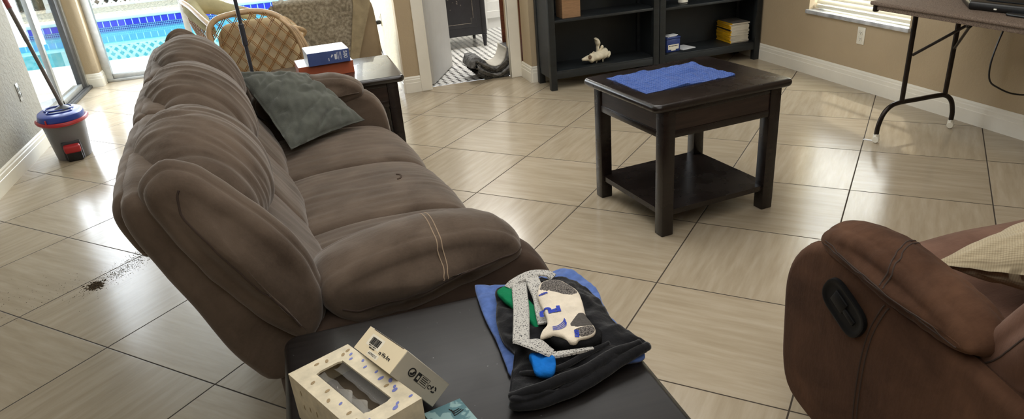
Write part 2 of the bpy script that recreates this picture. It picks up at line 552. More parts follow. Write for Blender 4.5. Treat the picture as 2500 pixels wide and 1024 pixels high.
M['stitch_light'] = simple('pale_thread', srgb(164, 142, 118), .9, var=.1)
M['blackfab'] = simple('black_cover_and_gap_shade', srgb(18, 17, 16), .9, var=.2)  # sofa lining; on the recliner base it paints the gap shade
M['espresso'] = darkwood('espresso_wood', srgb(18, 13, 11), srgb(40, 31, 28), .24, wear=.0)
M['espresso_top'] = darkwood('worn_espresso_top', srgb(14, 11, 10), srgb(29, 25, 23), .30, axis=(2, 40, 40), wear=.55)
M['espresso_top'].node_tree.nodes['Principled BSDF'].inputs['Specular IOR Level'].default_value = .3
M['espresso_red'] = darkwood('espresso_apron_wood', srgb(30, 20, 17), srgb(58, 42, 36), .32, axis=(3, 3, 40))
M['blackwood'] = simple('black_brown_bookcase_stain', srgb(28, 32, 34), .5, var=.25, vscale=6, bump=.08, bscale=30, stretch=(1, 1, 6))
M['blackback'] = simple('bookcase_back_panel', srgb(20, 25, 27), .55, var=.15)
M['pillow'] = simple('olive_grey_linen', srgb(84, 86, 79), .95, var=.22, vscale=10, bump=.4, bscale=300, sheen=.25, spec=.15)
M['linen'] = weave('oatmeal_slub_linen', srgb(138, 124, 98), srgb(194, 180, 150), 900, 900, .95, .5)
M['cloth'] = weave('blue_ribbed_cloth', srgb(42, 68, 132), srgb(80, 108, 174), 560, 300, .95, .8)
M['tee_blue'] = simple('heather_blue_cotton', srgb(86, 112, 172), .95, var=.14, vscale=60, bump=.4, bscale=90, sheen=.2, spec=.1)
M['tee_black'] = simple('faded_black_cotton', srgb(26, 26, 28), .9, var=.4, vscale=14, bump=.5, bscale=70, sheen=.2, spec=.12)
M['green'] = simple('green_cotton', srgb(12, 118, 76), .9, var=.15, bump=.3, bscale=200, spec=.15)
M['speckled'] = speckle('grey_speckled_elastic', srgb(190, 187, 180), srgb(62, 62, 64), 360, .585)
M['sock_white'] = simple('cream_sock_knit', srgb(226, 214, 194), .95, var=.07, vscale=40, bump=.4, bscale=500, sheen=.15, spec=.1)
M['sock_grey'] = speckle('grey_marled_sock_knit', srgb(122, 116, 110), srgb(62, 58, 56), 420, .5)
M['sock_dgrey'] = simple('dark_grey_sock_knit', srgb(88, 84, 80), .95, var=.15, vscale=200, bump=.4, bscale=500, spec=.1)
M['sock_black'] = simple('black_sock_knit', srgb(26, 26, 27), .95, var=.3, vscale=20, bump=.4, bscale=300, spec=.1)
M['sock_blue'] = simple('bright_blue_sock_knit', srgb(22, 112, 200), .9, var=.15, vscale=20, bump=.4, bscale=200, spec=.15)
M['ink_blue'] = simple('navy_knit_print', srgb(38, 60, 168), .9, var=.1)
M['ink'] = simple('black_print', srgb(22, 21, 20), .8, var=.05)
M['ink_brown'] = simple('dark_print', srgb(60, 50, 40), .8, var=.05)
M['card_cream'] = simple('cream_carton', srgb(208, 196, 168), .55, var=.12, vscale=40)
M['card_end'] = simple('cream_carton_lit_end', srgb(232, 216, 182), .55, var=.03)  # brighter copy of the carton: light on this face put into the colour
M['card_grey'] = simple('cream_carton_shaded', srgb(168, 162, 148), .55, var=.05, vscale=12)  # greyed copy of the carton: shade on its other faces painted in
M['label_white'] = simple('white_paper_label', srgb(236, 228, 208), .6, var=.02)
M['dot_blue'] = simple('periwinkle_petal_print', srgb(108, 116, 178), .7, var=.1)
M['dot_tan'] = simple('tan_petal_print', srgb(150, 128, 92), .7, var=.1)
M['tissue'] = simple('white_tissue', srgb(236, 232, 224), .95, var=.04)
M['black_plastic'] = simple('black_plastic', srgb(16, 16, 17), .35, var=.2)
M['black_metal'] = simple('black_powder_coat', srgb(26, 24, 24), .38, metal=.3, var=.2)
M['bronze'] = simple('dark_bronze_tube', srgb(46, 38, 33), .3, metal=.55, var=.2, vscale=20)
M['granite'] = speckle('brown_table_laminate', srgb(128, 112, 99), srgb(96, 82, 71), 300, .52)
M['white_plastic'] = simple('white_plastic', srgb(234, 230, 216), .35, var=.03)
M['grey_plastic'] = simple('grey_bucket_plastic', srgb(112, 112, 116), .4, var=.06)
M['dgrey_plastic'] = simple('dark_grey_plastic', srgb(52, 52, 58), .4, var=.1)
M['blue_plastic'] = simple('blue_lid_plastic', srgb(44, 70, 160), .28, var=.06)
M['red_plastic'] = simple('red_plastic', srgb(178, 44, 50), .35, var=.08)
M['rattan'] = simple('honey_rattan_pole', srgb(206, 174, 134), .4, var=.2, vscale=14, coat=.2)
M['cane'] = simple('cane_strand', srgb(160, 118, 70), .5, var=.25, vscale=20)
M['cushion_tan'] = simple('tan_seat_cushion', srgb(204, 186, 152), .95, var=.12, vscale=9, bump=.3, bscale=300, spec=.1)
M['cushion_sage'] = simple('sage_seat_cushion', srgb(190, 182, 146), .95, var=.12, vscale=9, bump=.3, bscale=300, spec=.1)
M['taupe'] = simple('taupe_upholstery', srgb(150, 132, 106), .95, var=.1, vscale=6, bump=.3, bscale=260, spec=.1)
M['throw'] = throw_material()
M['throw_edge'] = simple('plain_throw_border', srgb(160, 146, 118), .95, var=.14, vscale=20, bump=.5, bscale=220, spec=.1)
M['puzzle_blue'] = simple('slate_blue_box_print', srgb(74, 92, 146), .4, var=.12, vscale=10)
M['box_white'] = simple('glossy_white_box_top', srgb(226, 230, 236), .3, var=.03)
M['orange'] = simple('terracotta_box', srgb(176, 92, 62), .45, var=.08, vscale=10)
M['kraft'] = simple('corrugated_cardboard', srgb(150, 116, 84), .85, var=.12, vscale=20, stretch=(1, 1, 8))
M['paper'] = simple('white_paper', srgb(226, 226, 226), .8, var=.03)
M['bone'] = simple('bleached_bone', srgb(226, 216, 190), .7, var=.14, vscale=16, bump=.4, bscale=60)
M['bone_dark'] = simple('bone_hollow', srgb(110, 88, 66), .8, var=.2, vscale=16)
M['yellow'] = simple('yellow_magazine_spine', srgb(232, 178, 30), .5, var=.14, vscale=30, stretch=(1, 1, 8))
M['pages'] = simple('magazine_page_edges', srgb(206, 200, 186), .85, var=.2, vscale=12, stretch=(1, 1, 30))
M['mag_cover'] = simple('dull_magazine_cover', srgb(104, 100, 94), .5, var=.4, vscale=14)
M['navy'] = simple('navy_blue_tin', srgb(38, 58, 120), .4, var=.1)
M['vanity'] = simple('black_painted_vanity', srgb(34, 34, 40), .45, var=.2)
M['painted_flower'] = simple('faded_flower_painting', srgb(120, 112, 104), .7, var=.3, vscale=30)
M['redwood'] = darkwood('reddish_brown_board', srgb(86, 42, 26), srgb(124, 68, 44), .4)
M['rug'] = simple('grey_shaggy_pile', srgb(128, 128, 128), 1, var=.4, vscale=38, bump=1, bscale=160, spec=.05)
M['rug_back'] = simple('pale_rug_backing', srgb(194, 190, 180), .95, var=.06, vscale=5, spec=.1)
M['dirt'] = simple('brown_dirt', srgb(74, 60, 40), 1, var=.4, vscale=90)
M['copper'] = simple('copper_lid', srgb(150, 100, 70), .4, metal=.7)
M['aqua_book'] = speckle('marbled_aqua_cover', srgb(132, 160, 160), srgb(86, 118, 124), 34, .52)
M['gloss_top'] = darkwood('polished_espresso_top', srgb(18, 13, 11), srgb(36, 28, 25), .26)
M['gloss_top'].node_tree.nodes['Principled BSDF'].inputs['Coat Weight'].default_value = .5
M['mop_pole'] = simple('grey_brown_pole', srgb(92, 84, 80), .4, metal=.3, var=.1)
M['latch'] = simple('dull_black_plastic', srgb(12, 12, 13), .55, var=.1, spec=.25)
M['pole_grey'] = simple('blue_grey_metal', srgb(66, 68, 76), .4, metal=.4, var=.1)
M['basket'] = weave('charcoal_basket_weave', srgb(14, 14, 14), srgb(62, 60, 58), 260, 260, .8, .7)
# ================================================================== THE ROOM
XL, XR = -1.952, 3.727
YB = -2.6           # wall behind the viewer
CEIL = 2.62
structure('floor', G().quad((-2.3, YB, 0), (XR + .1, YB, 0), (XR + .1, 5.95, 0), (-2.3, 5.95, 0)).quad((-2.3, 5.95, 0), (.80, 5.95, 0), (.80, 8.34, 0), (-2.3, 8.34, 0)).quad((.98, 5.95, 0), (1.70, 5.95, 0), (1.70, 6.03, 0), (.98, 6.03, 0)), M['floor'])
structure('ceiling', G().box((-2.4, YB - .1, CEIL), (XR + .2, 8.45, CEIL + .1)), M['ceiling'])
structure('wall_left', G().box((XL - .16, YB - .1, 0), (XL, 6.13, CEIL)), M['grey_wall'])
# right wall with its window opening
WY0, WY1, WZ0, WZ1 = 3.76, 4.74, .475, 1.85
g = G().box((XR, YB - .1, 0), (XR + .16, WY0, CEIL)).box((XR, WY1, 0), (XR + .16, 5.9, CEIL))
g.box((XR, WY0, 0), (XR + .16, WY1, WZ0 - .03)).box((XR, WY0, WZ1), (XR + .16, WY1, CEIL))
structure('wall_right', g, M['tan'])
structure('wall_bookcase', G().box((1.80, 5.67, 0), (XR, 5.90, CEIL)), M['tan'])
structure('wall_rear', G().box((-2.2, YB - .2, 0), (XR + .16, YB, CEIL)), M['tan'])
# wall with the bathroom doorway (opening x .99-1.69)
DX0, DX1, DZ = .985, 1.706, 2.05
g = G().box((.775, 5.945, 0), (DX0, 6.06, CEIL)).box((DX1, 5.945, 0), (1.80, 6.06, CEIL)).box((DX0, 5.945, DZ), (DX1, 6.06, CEIL))
structure('wall_bathroom', g, M['tan'])
# short wall that runs back to the glass beside the armchair
structure('wall_side', G().box((.7751, 5.9451, 0), (.885, 8.40, CEIL)), M['tan_light'])
structure('pillar_corner', G().box((-2.17, 8.09, 0), (-1.967, 8.42, CEIL)), M['tan'])

# skirting
def skirting(name, a, b, nrm, h=.132, t=.016):
    a = Vector((*a, 0)); b = Vector((*b, 0)); n = Vector((*nrm, 0))
    prof = [(0, 0), (t, 0), (t, h * .60), (t * .8, h * .62), (t * .8, h * .80), (t * .55, h * .84), (t * .55, h * .92), (t * .2, h), (0, h)]
    g = G(); k = len(prof)
    vs = [p + n * q + Vector((0, 0, z)) for p in (a, b) for q, z in prof]
    fs = [[i, (i + 1) % k, k + (i + 1) % k, k + i] for i in range(k)] + [list(range(k)), list(range(k, 2 * k))[::-1]]
    g.add(vs, fs); return structure(name, g, M['trim'])
skirting('baseboard_left', (XL, YB), (XL, 6.13), (1, 0))
skirting('baseboard_right', (XR, YB), (XR, 5.66), (-1, 0))
skirting('baseboard_bookcase', (1.80, 5.67), (XR, 5.67), (0, -1))
skirting('baseboard_bathroom', (.775, 5.945), (.905, 5.945), (0, -1))
skirting('baseboard_side', (.775, 5.935), (.775, 8.25), (-1, 0))
skirting('baseboard_pier', (1.80, 5.66), (1.80, 5.93), (-1, 0))
skirting('baseboard_pillar', (-2.155, 8.09), (-1.955, 8.09), (0, -1))
skirting('baseboard_pillar_side', (-1.967, 8.08), (-1.967, 8.27), (1, 0))
# door casing
structure('trim_1', G().box((.905, 5.925, 0), (.99, 5.9449, 2.12), .004).box((.985, 5.93, 0), (1.0, 6.07, 2.05), .002), M['trim'])
structure('trim_2', G().box((1.697, 5.925, 0), (1.79, 5.9449, 2.12), .004).box((1.697, 5.93, 0), (1.706, 5.99, 2.05), .002), M['trim'])
structure('trim_3', G().box((.905, 5.925, 2.045), (1.79, 5.944, 2.14), .004), M['trim'])

# bathroom shell
structure('floor_bathroom', G().quad((.885, 6.03, .001), (2.9, 6.03, .001), (2.9, 8.5, .001), (.885, 8.5, .001)), M['bathfloor'])
structure('wall_bathroom_back', G().box((.885, 8.45, 0), (2.9, 8.55, CEIL)).box((.885, 8.43, 0), (2.9, 8.4499, .30)), M['bathtile'])
structure('wall_bathroom_right', G().box((2.9, 5.90, 0), (3.0, 8.55, CEIL)), M['bathtile'])
structure('ceiling_bathroom', G().box((.8851, 6.06, CEIL - .1), (2.9, 8.45, CEIL - .01)), M['ceiling'])
structure('trim_4', G().box((2.02, 8.40, .0), (2.16, 8.4299, 1.5), .004).box((2.16, 8.405, .12), (2.55, 8.4299, .2), .004).box((2.16, 8.405, .55), (2.55, 8.4299, .63), .004).box((2.55, 8.40, 0), (2.68, 8.4299, 1.5), .004), M['bathtile'])
# the bathroom door leaf, swung inwards
d = build('door_1', G().box((0, -.018, .012), (.70, .018, 2.03), .003), M['white_door'], loc=(1.028, 6.075, 0), rot=(0, 0, math.radians(64.5)))
d['kind'] = 'structure'
hb = build('door_handle', G().lathe([(.0, .0), (.028, .0), (.026, .012), (.012, .018), (.012, .04), (.027, .05), (.029, .065), (.018, .08), (0, .082)], 20), M['alu'], d, loc=(.64, -.018, 1.0), rot=(PI / 2, 0, 0))

# ---- window in the right wall
fr = structure('window_1', G().box((XR + .10, WY0, WZ0), (XR + .14, WY0 + .04, WZ1)).box((XR + .10, WY1 - .04, WZ0), (XR + .14, WY1, WZ1)).box((XR + .10, WY0, WZ1 - .04), (XR + .14, WY1, WZ1)).box((XR + .10, WY0, WZ0), (XR + .14, WY1, WZ0 + .04)).box((XR + .105, WY0, 1.14), (XR + .135, WY1, 1.18)), M['white_plastic'])
build('window_pane', G().box((XR + .118, WY0 + .03, WZ0 + .03), (XR + .122, WY1 - .03, WZ1 - .03)), M['glass'], fr)
build('window_sill', G().box((XR - .022, WY0 - .015, WZ0 - .028), (XR + .10, WY1 + .015, WZ0), .004), M['marble'], fr)
bl = thing('window_blind', 'cream horizontal slat blind lowered over the window above the marble sill', 'blind', (XR + .055, (WY0 + WY1) / 2, WZ0))
g = G()
for i in range(38):
    z = .062 + i * .034
    a = math.radians(62)
    h = .021
    vs = []
    for y in (-.47, .47):
        for q in (-1, -.5, 0, .5, 1):
            vs.append((h * q * math.cos(a) , y, z + h * q * math.sin(a) + .003 * (1 - q * q)))
    g.add(vs, [[k, k + 1, 5 + k + 1, 5 + k] for k in range(4)])
sl = build('slat', g, M['blind'], bl, smooth='all')
sl['label'] = 'curved horizontal slats'
build('bottom_rail', G().box((-.014, -.472, .012), (.014, .472, .036), .006), M['blind'], bl)
build('head_rail', G().box((-.022, -.474, 1.33), (.022, .474, 1.372), .004), M['blind'], bl)

# ---- sliding glass door at the back
sd = structure('door_2', G().box((-1.966, 8.235, 0), (-1.89, 8.30, 2.2)).box((-1.966, 8.235, 2.12), (.77, 8.30, 2.2)), M['alu'])
build('door_track', G().box((-1.966, 8.225, 0.001), (.77, 8.32, .028), .002), M['alu'], sd)
build('bottom_rail', G().box((-1.89, 8.25, .028), (.77, 8.285, .075), .003), M['alu'], sd)
build('door_stile', G().box((-1.092, 8.25, .07), (-1.035, 8.285, 2.13), .003), M['alu'], sd)
build('door_stile', G().box((-.12, 8.255, .07), (-.07, 8.29, 2.13), .003), M['alu'], sd)
build('door_stile', G().box((.715, 8.235, .07), (.77, 8.30, 2.2), .003), M['alu'], sd)
build('glass_pane', G().box((-1.89, 8.266, .07), (-1.06, 8.270, 2.13)), M['glass'], sd)
build('glass_pane', G().box((-1.06, 8.266, .07), (-.10, 8.270, 2.13)), M['glass'], sd)
build('glass_pane', G().box((-.10, 8.266, .07), (.73, 8.270, 2.13)), M['glass'], sd)
# ---- sliding glass door in the left wall
sd = structure('door_3', G().box((-2.17, 8.03, 0), (-2.09, 8.09, 2.2)).box((-2.17, 6.13, 2.12), (-2.09, 8.09, 2.2)).box((-2.17, 6.13, 0), (-2.09, 6.17, 2.2)), M['alu'])
build('door_track', G().box((-2.19, 6.13, 0.001), (-2.06, 8.09, .026), .002).box((-2.085, 6.14, .026), (-2.078, 8.08, .032)), M['alu_dark'], sd)
build('bottom_rail', G().box((-2.15, 7.2, .03), (-2.11, 8.0, .075), .003), M['alu'], sd)
build('door_stile', G().box((-2.155, 7.93, .03), (-2.105, 8.02, 2.13), .004), M['alu_dark'], sd)
build('door_stile', G().box((-2.15, 7.18, .03), (-2.11, 7.235, 2.13), .004), M['alu'], sd)
build('glass_pane', G().box((-2.132, 7.23, .07), (-2.128, 7.94, 2.13)), M['glass'], sd)
build('glass_pane', G().box((-2.150, 6.17, .07), (-2.146, 7.20, 2.13)), M['glass'], sd)
structure('lintel_left', G().box((-2.25, 6.13, 2.2), (-2.05, 8.09, CEIL)), M['grey_wall'])
structure('lintel_rear', G().box((-2.0, 8.22, 2.2), (.775, 8.40, CEIL)), M['tan_light'])

# wall outlets
def outlet(label, loc, rz, m, w=.072, h=.116):
    t = thing('wall_outlet', label, 'outlet', loc, rz)
    build('cover_plate', G().box((-w / 2, -.006, -h / 2), (w / 2, 0, h / 2), .003), m, t)
    for s in (-1, 1):
        g = G()
        g.box((-.017, -.0085, s * .021 - .0155), (.017, -.006, s * .021 + .0155), .004)
        o = build('socket', g, m, t)
        k = G().box((-.008, -.0092, s * .021 - .002), (-.0055, -.0084, s * .021 + .007)).box((.0055, -.0092, s * .021 - .002), (.008, -.0084, s * .021 + .007)).box((-.0025, -.0092, s * .021 - .010), (.0025, -.0084, s * .021 - .005))
        build('slot', k, M['ink'], o)
    return t
outlet('cream duplex wall outlet below the window beside the folding table', (XR, 4.165, .365), -PI / 2, M['white_plastic'])
outlet('grey wall outlet low on the left wall above the mop bucket', (XL, 5.80, .45), PI / 2, M['alu'], .05, .125)
outlet('wall outlet with a black plug beside the tan armchair', (.775, 7.02, .46), -PI / 2, M['white_plastic'])
pc = thing('power_adapter', 'small black plug with a thin cord in the outlet beside the armchair', 'plug', (.755, 7.0, .44))
build('plug_body', G().box((-.035, -.025, -.018), (.011, .025, .018), .008), M['black_plastic'], pc)
build('cord', G().tube(catmull([(-.03, -.02, -.01), (-.04, -.03, -.12), (-.02, -.02, -.25), (0, -.03, -.40), (.0, -.1, -.425)], 24, False), .004, 6), M['black_plastic'], pc)

# ================================================================== OUTSIDE
structure('ground_deck', G().quad((-14, 8.32, -.032), (6, 8.32, -.032), (6, 9.86, -.032), (-14, 9.86, -.032)).quad((-14, -3, -.051), (-2.2, -3, -.051), (-2.2, 8.32, -.051), (-14, 8.32, -.051)).quad((-14, 9.86, -.032), (6, 9.86, -.032), (6, 9.86, -.9), (-14, 9.86, -.9)), M['concrete'])
structure('pool_water', G().box((-14, 9.865, -.7), (6, 12.785, -.048)), M['water'])
pw = structure('pool_wall', G().box((-14, 12.8, -.8), (6, 13.1, .11)), M['coping'])
build('mosaic_tile_band', G().box((-14, 12.788, -.066), (6, 12.80, .018)), M['mosaic'], pw)
build('cobalt_tile_band', G().box((-14, 12.785, .022), (6, 12.80, .108)), M['blue_tile'], pw)
build('coping', G().box((-14, 12.76, .112), (6, 13.16, .165), .015), M['coping'], pw)
structure('planter_bed', G().quad((-14, 13.15, .15), (6, 13.15, .15), (6, 15.2, .16), (-14, 15.2, .16)), M['bed'])
# white lattice fence
lf = thing('lattice_fence', 'white diagonal lattice fence beyond the pool planter', 'fence', (-4, 14.6, .15))
g = G()
W, H, P_ = 8.0, 1.5, .15
n = int((W + H) / P_)
for i in range(n):
    a = i * P_ - H
    for sgn, yy in ((1, 0), (-1, .012)):
        x0, z0, x1, z1 = a, 0, a + H, H
        if x0 < 0: z0 = -x0; x0 = 0
        if x1 > W: z1 = H - (x1 - W); x1 = W
        if x1 <= x0: continue
        if sgn < 0: x0, x1 = W - x0, W - x1
        w = .03
        g.add([(x0 - w, yy, z0), (x0 + w, yy, z0), (x1 + w, yy, z1), (x1 - w, yy, z1), (x0 - w, yy + .01, z0), (x0 + w, yy + .01, z0), (x1 + w, yy + .01, z1), (x1 - w, yy + .01, z1)],
              [[0, 1, 2, 3], [7, 6, 5, 4], [0, 3, 7, 4], [1, 5, 6, 2]])
build('lattice_panel', g, M['lattice'], lf, smooth=False)
build('top_rail', G().box((-.05, -.02, H - .03), (W + .05, .04, H + .05), .005), M['lattice'], lf)
build('bottom_rail', G().box((-.05, -.02, -.02), (W + .05, .04, .05), .005), M['lattice'], lf)
for x in (0, 2.65, 5.3, 8.0): build('post', G().box((x - .05, .03, -.1), (x + .05, .13, H + .15), .006), M['lattice'], lf)
# shrubs behind the fence, just dark leaves seen through the lattice
def leafy(name, label, loc, rx, ry, rz, nl=420):
    g = G()
    for i in range(nl):
        a = random.uniform(0, 2 * PI); b = math.acos(random.uniform(-1, 1)); q = random.uniform(.55, 1) ** .5
        c = Vector((rx * q * math.sin(b) * math.cos(a), ry * q * math.sin(b) * math.sin(a), rz + rz * q * math.cos(b)))
        d1 = Vector((random.uniform(-1, 1), random.uniform(-1, 1), random.uniform(-1, 1))).normalized(); d2 = d1.orthogonal().normalized()
        L = random.uniform(.09, .17); w = L * .35
        g.add([c - d1 * L, c + d2 * w, c + d1 * L, c - d2 * w], [[0, 1, 2, 3]])
    t = thing(name, label, 'shrub', loc, group='shrubs behind the lattice fence')
    build('leaves', g, M['hedge'], t, smooth=False)
    build('stem', G().tube([(0, 0, 0), (.03, 0, rz * .6), (0, .03, rz * 1.2)], [.04, .03, .015], 7), M['dirt'], t)
for i, x in enumerate((-4.6, -3.2, -1.8, -.4, 1.0)):
    leafy('leafy_shrub', 'leafy shrub behind the white lattice fence beyond the pool', (x, 15.7 + .2 * (i % 2), .1), .62, .5, .75)
structure('ground_yard', G().quad((-14, 15.0, .1), (6, 15.0, .1), (6, 30, .1), (-14, 30, .1)), M['yard'])
structure('wall_neighbour', G().box((-14, 18, .1), (8, 18.2, 2.2)), M['neighbour'])
# ================================================================== END TABLES
def rounded_rect(x0, y0, x1, y1, r, n=6):
    p = []
    for cx, cy, a in ((x1 - r, y0 + r, -PI / 2), (x1 - r, y1 - r, 0), (x0 + r, y1 - r, PI / 2), (x0 + r, y0 + r, PI)):
        for i in range(n + 1): p.append((cx + r * math.cos(a + PI / 2 * i / n), cy + r * math.sin(a + PI / 2 * i / n)))
    return p

def slab(poly, z0, z1, b):
    """horizontal slab with a rounded (bull-nose) rim"""
    N = len(poly); P = [Vector(p) for p in poly]; c = sum(P, Vector((0, 0))) / N
    nor = []
    for i in range(N):
        t = P[(i + 1) % N] - P[i - 1]; nor.append(Vector((t.y, -t.x)).normalized())
    g = G(); vs = []; fs = []; K = 8; hz = (z1 - z0) / 2
    for k in range(K + 1):
        a = -PI / 2 + PI * k / K
        ins = b * (1 - math.cos(a)); z = (z0 + z1) / 2 + hz * math.sin(a)
        for p, n_ in zip(P, nor):
            q = p - n_ * ins; vs.append((q.x, q.y, z))
    for k in range(K):
        for i in range(N): fs.append([k * N + i, k * N + (i + 1) % N, (k + 1) * N + (i + 1) % N, (k + 1) * N + i])
    fs.append(list(range(N))[::-1]); fs.append([K * N + i for i in range(N)])
    return g.add(vs, fs)

def end_table(label, loc, rz, top_mat, w=.70, d=.645, h=.62, lw=.62, ld=.60):
    t = thing('end_table', label, 'table', loc, rz)
    build('tabletop', slab(rounded_rect(-w / 2, -d / 2, w / 2, d / 2, .035), h - .036, h, .016), top_mat, t)
    L = .060
    for sx in (-1, 1):
        for sy in (-1, 1):
            x = sx * (lw / 2 - L / 2); y = sy * (ld / 2 - L / 2)
            build('leg', G().box((x - L / 2, y - L / 2, 0), (x + L / 2, y + L / 2, h - .036), .004), M['espresso'], t)
    for sy in (-1, 1):
        y = sy * (ld / 2 - .018)
        a = build('apron', G().box((-lw / 2 + L, y - .011, .462), (lw / 2 - L, y + .011, h - .036)), M['espresso_red'], t)
        build('apron_rail', G().box((-lw / 2 + L, y + sy * .004 - .011, .458), (lw / 2 - L, y + sy * .004 + .011, .490), .003).box((-lw / 2 + L, y + sy * .004 - .011, h - .056), (lw / 2 - L, y + sy * .004 + .011, h - .0361), .003), M['espresso'], a)
    for sx in (-1, 1):
        x = sx * (lw / 2 - .018)
        a = build('apron', G().box((x - .011, -ld / 2 + L, .462), (x + .011, ld / 2 - L, h - .036)), M['espresso_red'], t)
        build('apron_rail', G().box((x + sx * .004 - .011, -ld / 2 + L, .458), (x + sx * .004 + .011, ld / 2 - L, .490), .003).box((x + sx * .004 - .011, -ld / 2 + L, h - .056), (x + sx * .004 + .011, ld / 2 - L, h - .0361), .003), M['espresso'], a)
    q = .012
    poly = [(-lw / 2 + q, -ld / 2 + L), (-lw / 2 + L, -ld / 2 + L), (-lw / 2 + L, -ld / 2 + q), (lw / 2 - L, -ld / 2 + q), (lw / 2 - L, -ld / 2 + L), (lw / 2 - q, -ld / 2 + L),
            (lw / 2 - q, ld / 2 - L), (lw / 2 - L, ld / 2 - L), (lw / 2 - L, ld / 2 - q), (-lw / 2 + L, ld / 2 - q), (-lw / 2 + L, ld / 2 - L), (-lw / 2 + q, ld / 2 - L)]
    build('lower_shelf', G().prism(poly, .095, .120), M['espresso'], t, smooth=False)
    return t

A_MID = math.radians(6.2)
def rotp(x, y, a): return (x * math.cos(a) - y * math.sin(a), x * math.sin(a) + y * math.cos(a))
mx, my = rotp(.31, .30, A_MID)
MIDC = (1.392 + mx, 2.612 + my)
end_table('dark wood end table with a lower shelf and a blue cloth on top', (MIDC[0], MIDC[1], 0), A_MID, M['espresso'], w=.725, d=.645)
NEARC = (.183, 1.432 - .3225)
end_table('scratched dark wood end table holding tissue box and folded clothes, against the near sofa arm', (NEARC[0], NEARC[1], 0), 0, M['espresso_top'], w=.69)
SIDEC = (.153, 3.83 + .3225)
end_table('dark wood end table with stacked boxes between the sofa and the tan armchair', (SIDEC[0], SIDEC[1], 0), 0, M['gloss_top'], w=.70)

# blue cloth on the middle table
cl = [(1.3537, 3.1254), (1.4611, 3.1559), (1.6268, 3.1478), (1.8354, 3.1744), (1.8402, 3.0548), (1.8711, 2.8566), (1.6548, 2.8097), (1.5422, 2.8266), (1.4, 2.7826), (1.3733, 2.9324)]
def cloth_sheet(c4, z, th=.0025, n=150, amp=.009):
    a, b, c, d = [Vector(p) for p in c4]; vs = []; fs = []
    for lay in (1, 0):
        for i in range(n + 1):
            for j in range(n + 1):
                u, v = i / n, j / n
                p = (a * (1 - u) + b * u) * (1 - v) + (d * (1 - u) + c * u) * v
                e = noise.noise(Vector((p.x * 9, p.y * 9, 3))) * .006
                p = p + Vector((e, noise.noise(Vector((p.x * 9, p.y * 9, 9))) * .006))
                h = max(0, 1.6 * amp * noise.noise(Vector((p.x * 13, p.y * 9, 5)))) + max(0, amp * noise.noise(Vector((p.x * 34, p.y * 18, 8)))) + .0006 * math.sin(u * 420)
                vs.append((p.x, p.y, z + (.0005 if not lay else th + h)))
    k = (n + 1) ** 2
    for i in range(n):
        for j in range(n):
            q = i * (n + 1) + j
            fs.append([q, q + n + 1, q + n + 2, q + 1]); fs.append([k + q, k + q + 1, k + q + n + 2, k + q + n + 1])
    rim = [j for j in range(n + 1)] + [i * (n + 1) + n for i in range(1, n + 1)] + [n * (n + 1) + j for j in range(n - 1, -1, -1)] + [i * (n + 1) for i in range(n - 1, 0, -1)]
    for a_, b_ in zip(rim, rim[1:] + rim[:1]): fs.append([a_, b_, k + b_, k + a_])
    return G().add(vs, fs)
o = build('dish_cloth', cloth_sheet([(1.365, 3.135), (1.395, 2.785), (1.875, 2.845), (1.842, 3.175)], .62), M['cloth'])
tag(o, 'blue ribbed cloth spread on the dark end table', 'cloth')

# ================================================================== SOFA
TH = math.radians(5.5)
SO = (0, 1.52, 0)
sofa = thing('sofa', 'brown microfibre three-seat sofa with puffy headrests behind the near end table', 'sofa', SO, TH)
sf = lambda a, b, s: (a, s, b)          # (forward, height, along) -> local xyz
SEC = (.0, .78, 1.37, 2.15)             # section seams along the sofa

# rear back panels
rear = [(-.17, .425), (-.225, .43), (-.258, .475), (-.295, .545), (-.334, .666), (-.378, .77), (-.408, .845), (-.420, .91), (-.410, .952), (-.375, .965), (-.30, .93), (-.20, .80), (-.13, .62), (-.10, .50), (-.12, .44)]
for i, (a, b) in enumerate(((.035, .775), (.785, 1.335), (1.345, 2.10))):
    o = build('back_panel', loft(rear, a, b, .035, sf, N=64, M=30, crown=.008), [M['sofa']], sofa, smooth='all')
    displace(o, lambda c: .006 * noise.noise(Vector((c.x * 5, c.y * 9, c.z * 4))) + .003 * noise.noise(Vector((c.x * 12, c.y * 40, c.z * 8))))
# roll on the rear top of each panel
roll = [(-.405, .80), (-.434, .86), (-.442, .91), (-.425, .948), (-.39, .955), (-.36, .92), (-.37, .84)]
for a, b in ((.09, .768), (.782, 1.335), (1.349, 2.10)):
    o = build('rear_roll', loft(roll, a, b, .03, sf, N=40, M=30, crown=.006), M['sofa'], sofa, smooth='all')
    displace(o, lambda c: .004 * noise.noise(Vector((c.x * 6, c.y * 26, c.z * 5))))

def wrinkle(seed, amp=.013, f=17, ends=None):
    def fn(c):
        w = c.x * 1.2 + c.z * .8 + .07 * noise.noise(Vector((c.x * 5, c.y * 4, c.z * 5 + seed)))
        a = noise.noise(Vector((w * 5.0, (c.y + .25 * w) * f, seed)))
        a2 = noise.noise(Vector((w * 9, (c.y + .3 * w) * f * 2.3, seed + 4)))
        r = (1 - abs(a)) ** 3 * (.35 + .65 * max(0, min(1, .5 + 1.6 * noise.noise(Vector((c.x * 7 + seed, c.y * 5, c.z * 6))))))
        if ends: k_ = max(0.0, min(1.0, (min(c.y - ends[0], ends[1] - c.y) - .03) / .09)); r *= k_; a2 *= k_
        return -amp * .55 * r + amp * .5 * a2 * (0.5 + .5 * noise.noise(Vector((c.x * 3, c.y * 3, seed)))) + .006 * noise.noise(Vector((c.x * 4, c.y * 4, c.z * 4 + seed)))
    return fn
head = [(-.352, .83), (-.380, .89), (-.365, .955), (-.315, .992), (-.25, .990), (-.190, .952), (-.150, .895), (-.134, .835), (-.142, .782), (-.175, .755), (-.23, .755), (-.30, .78)]
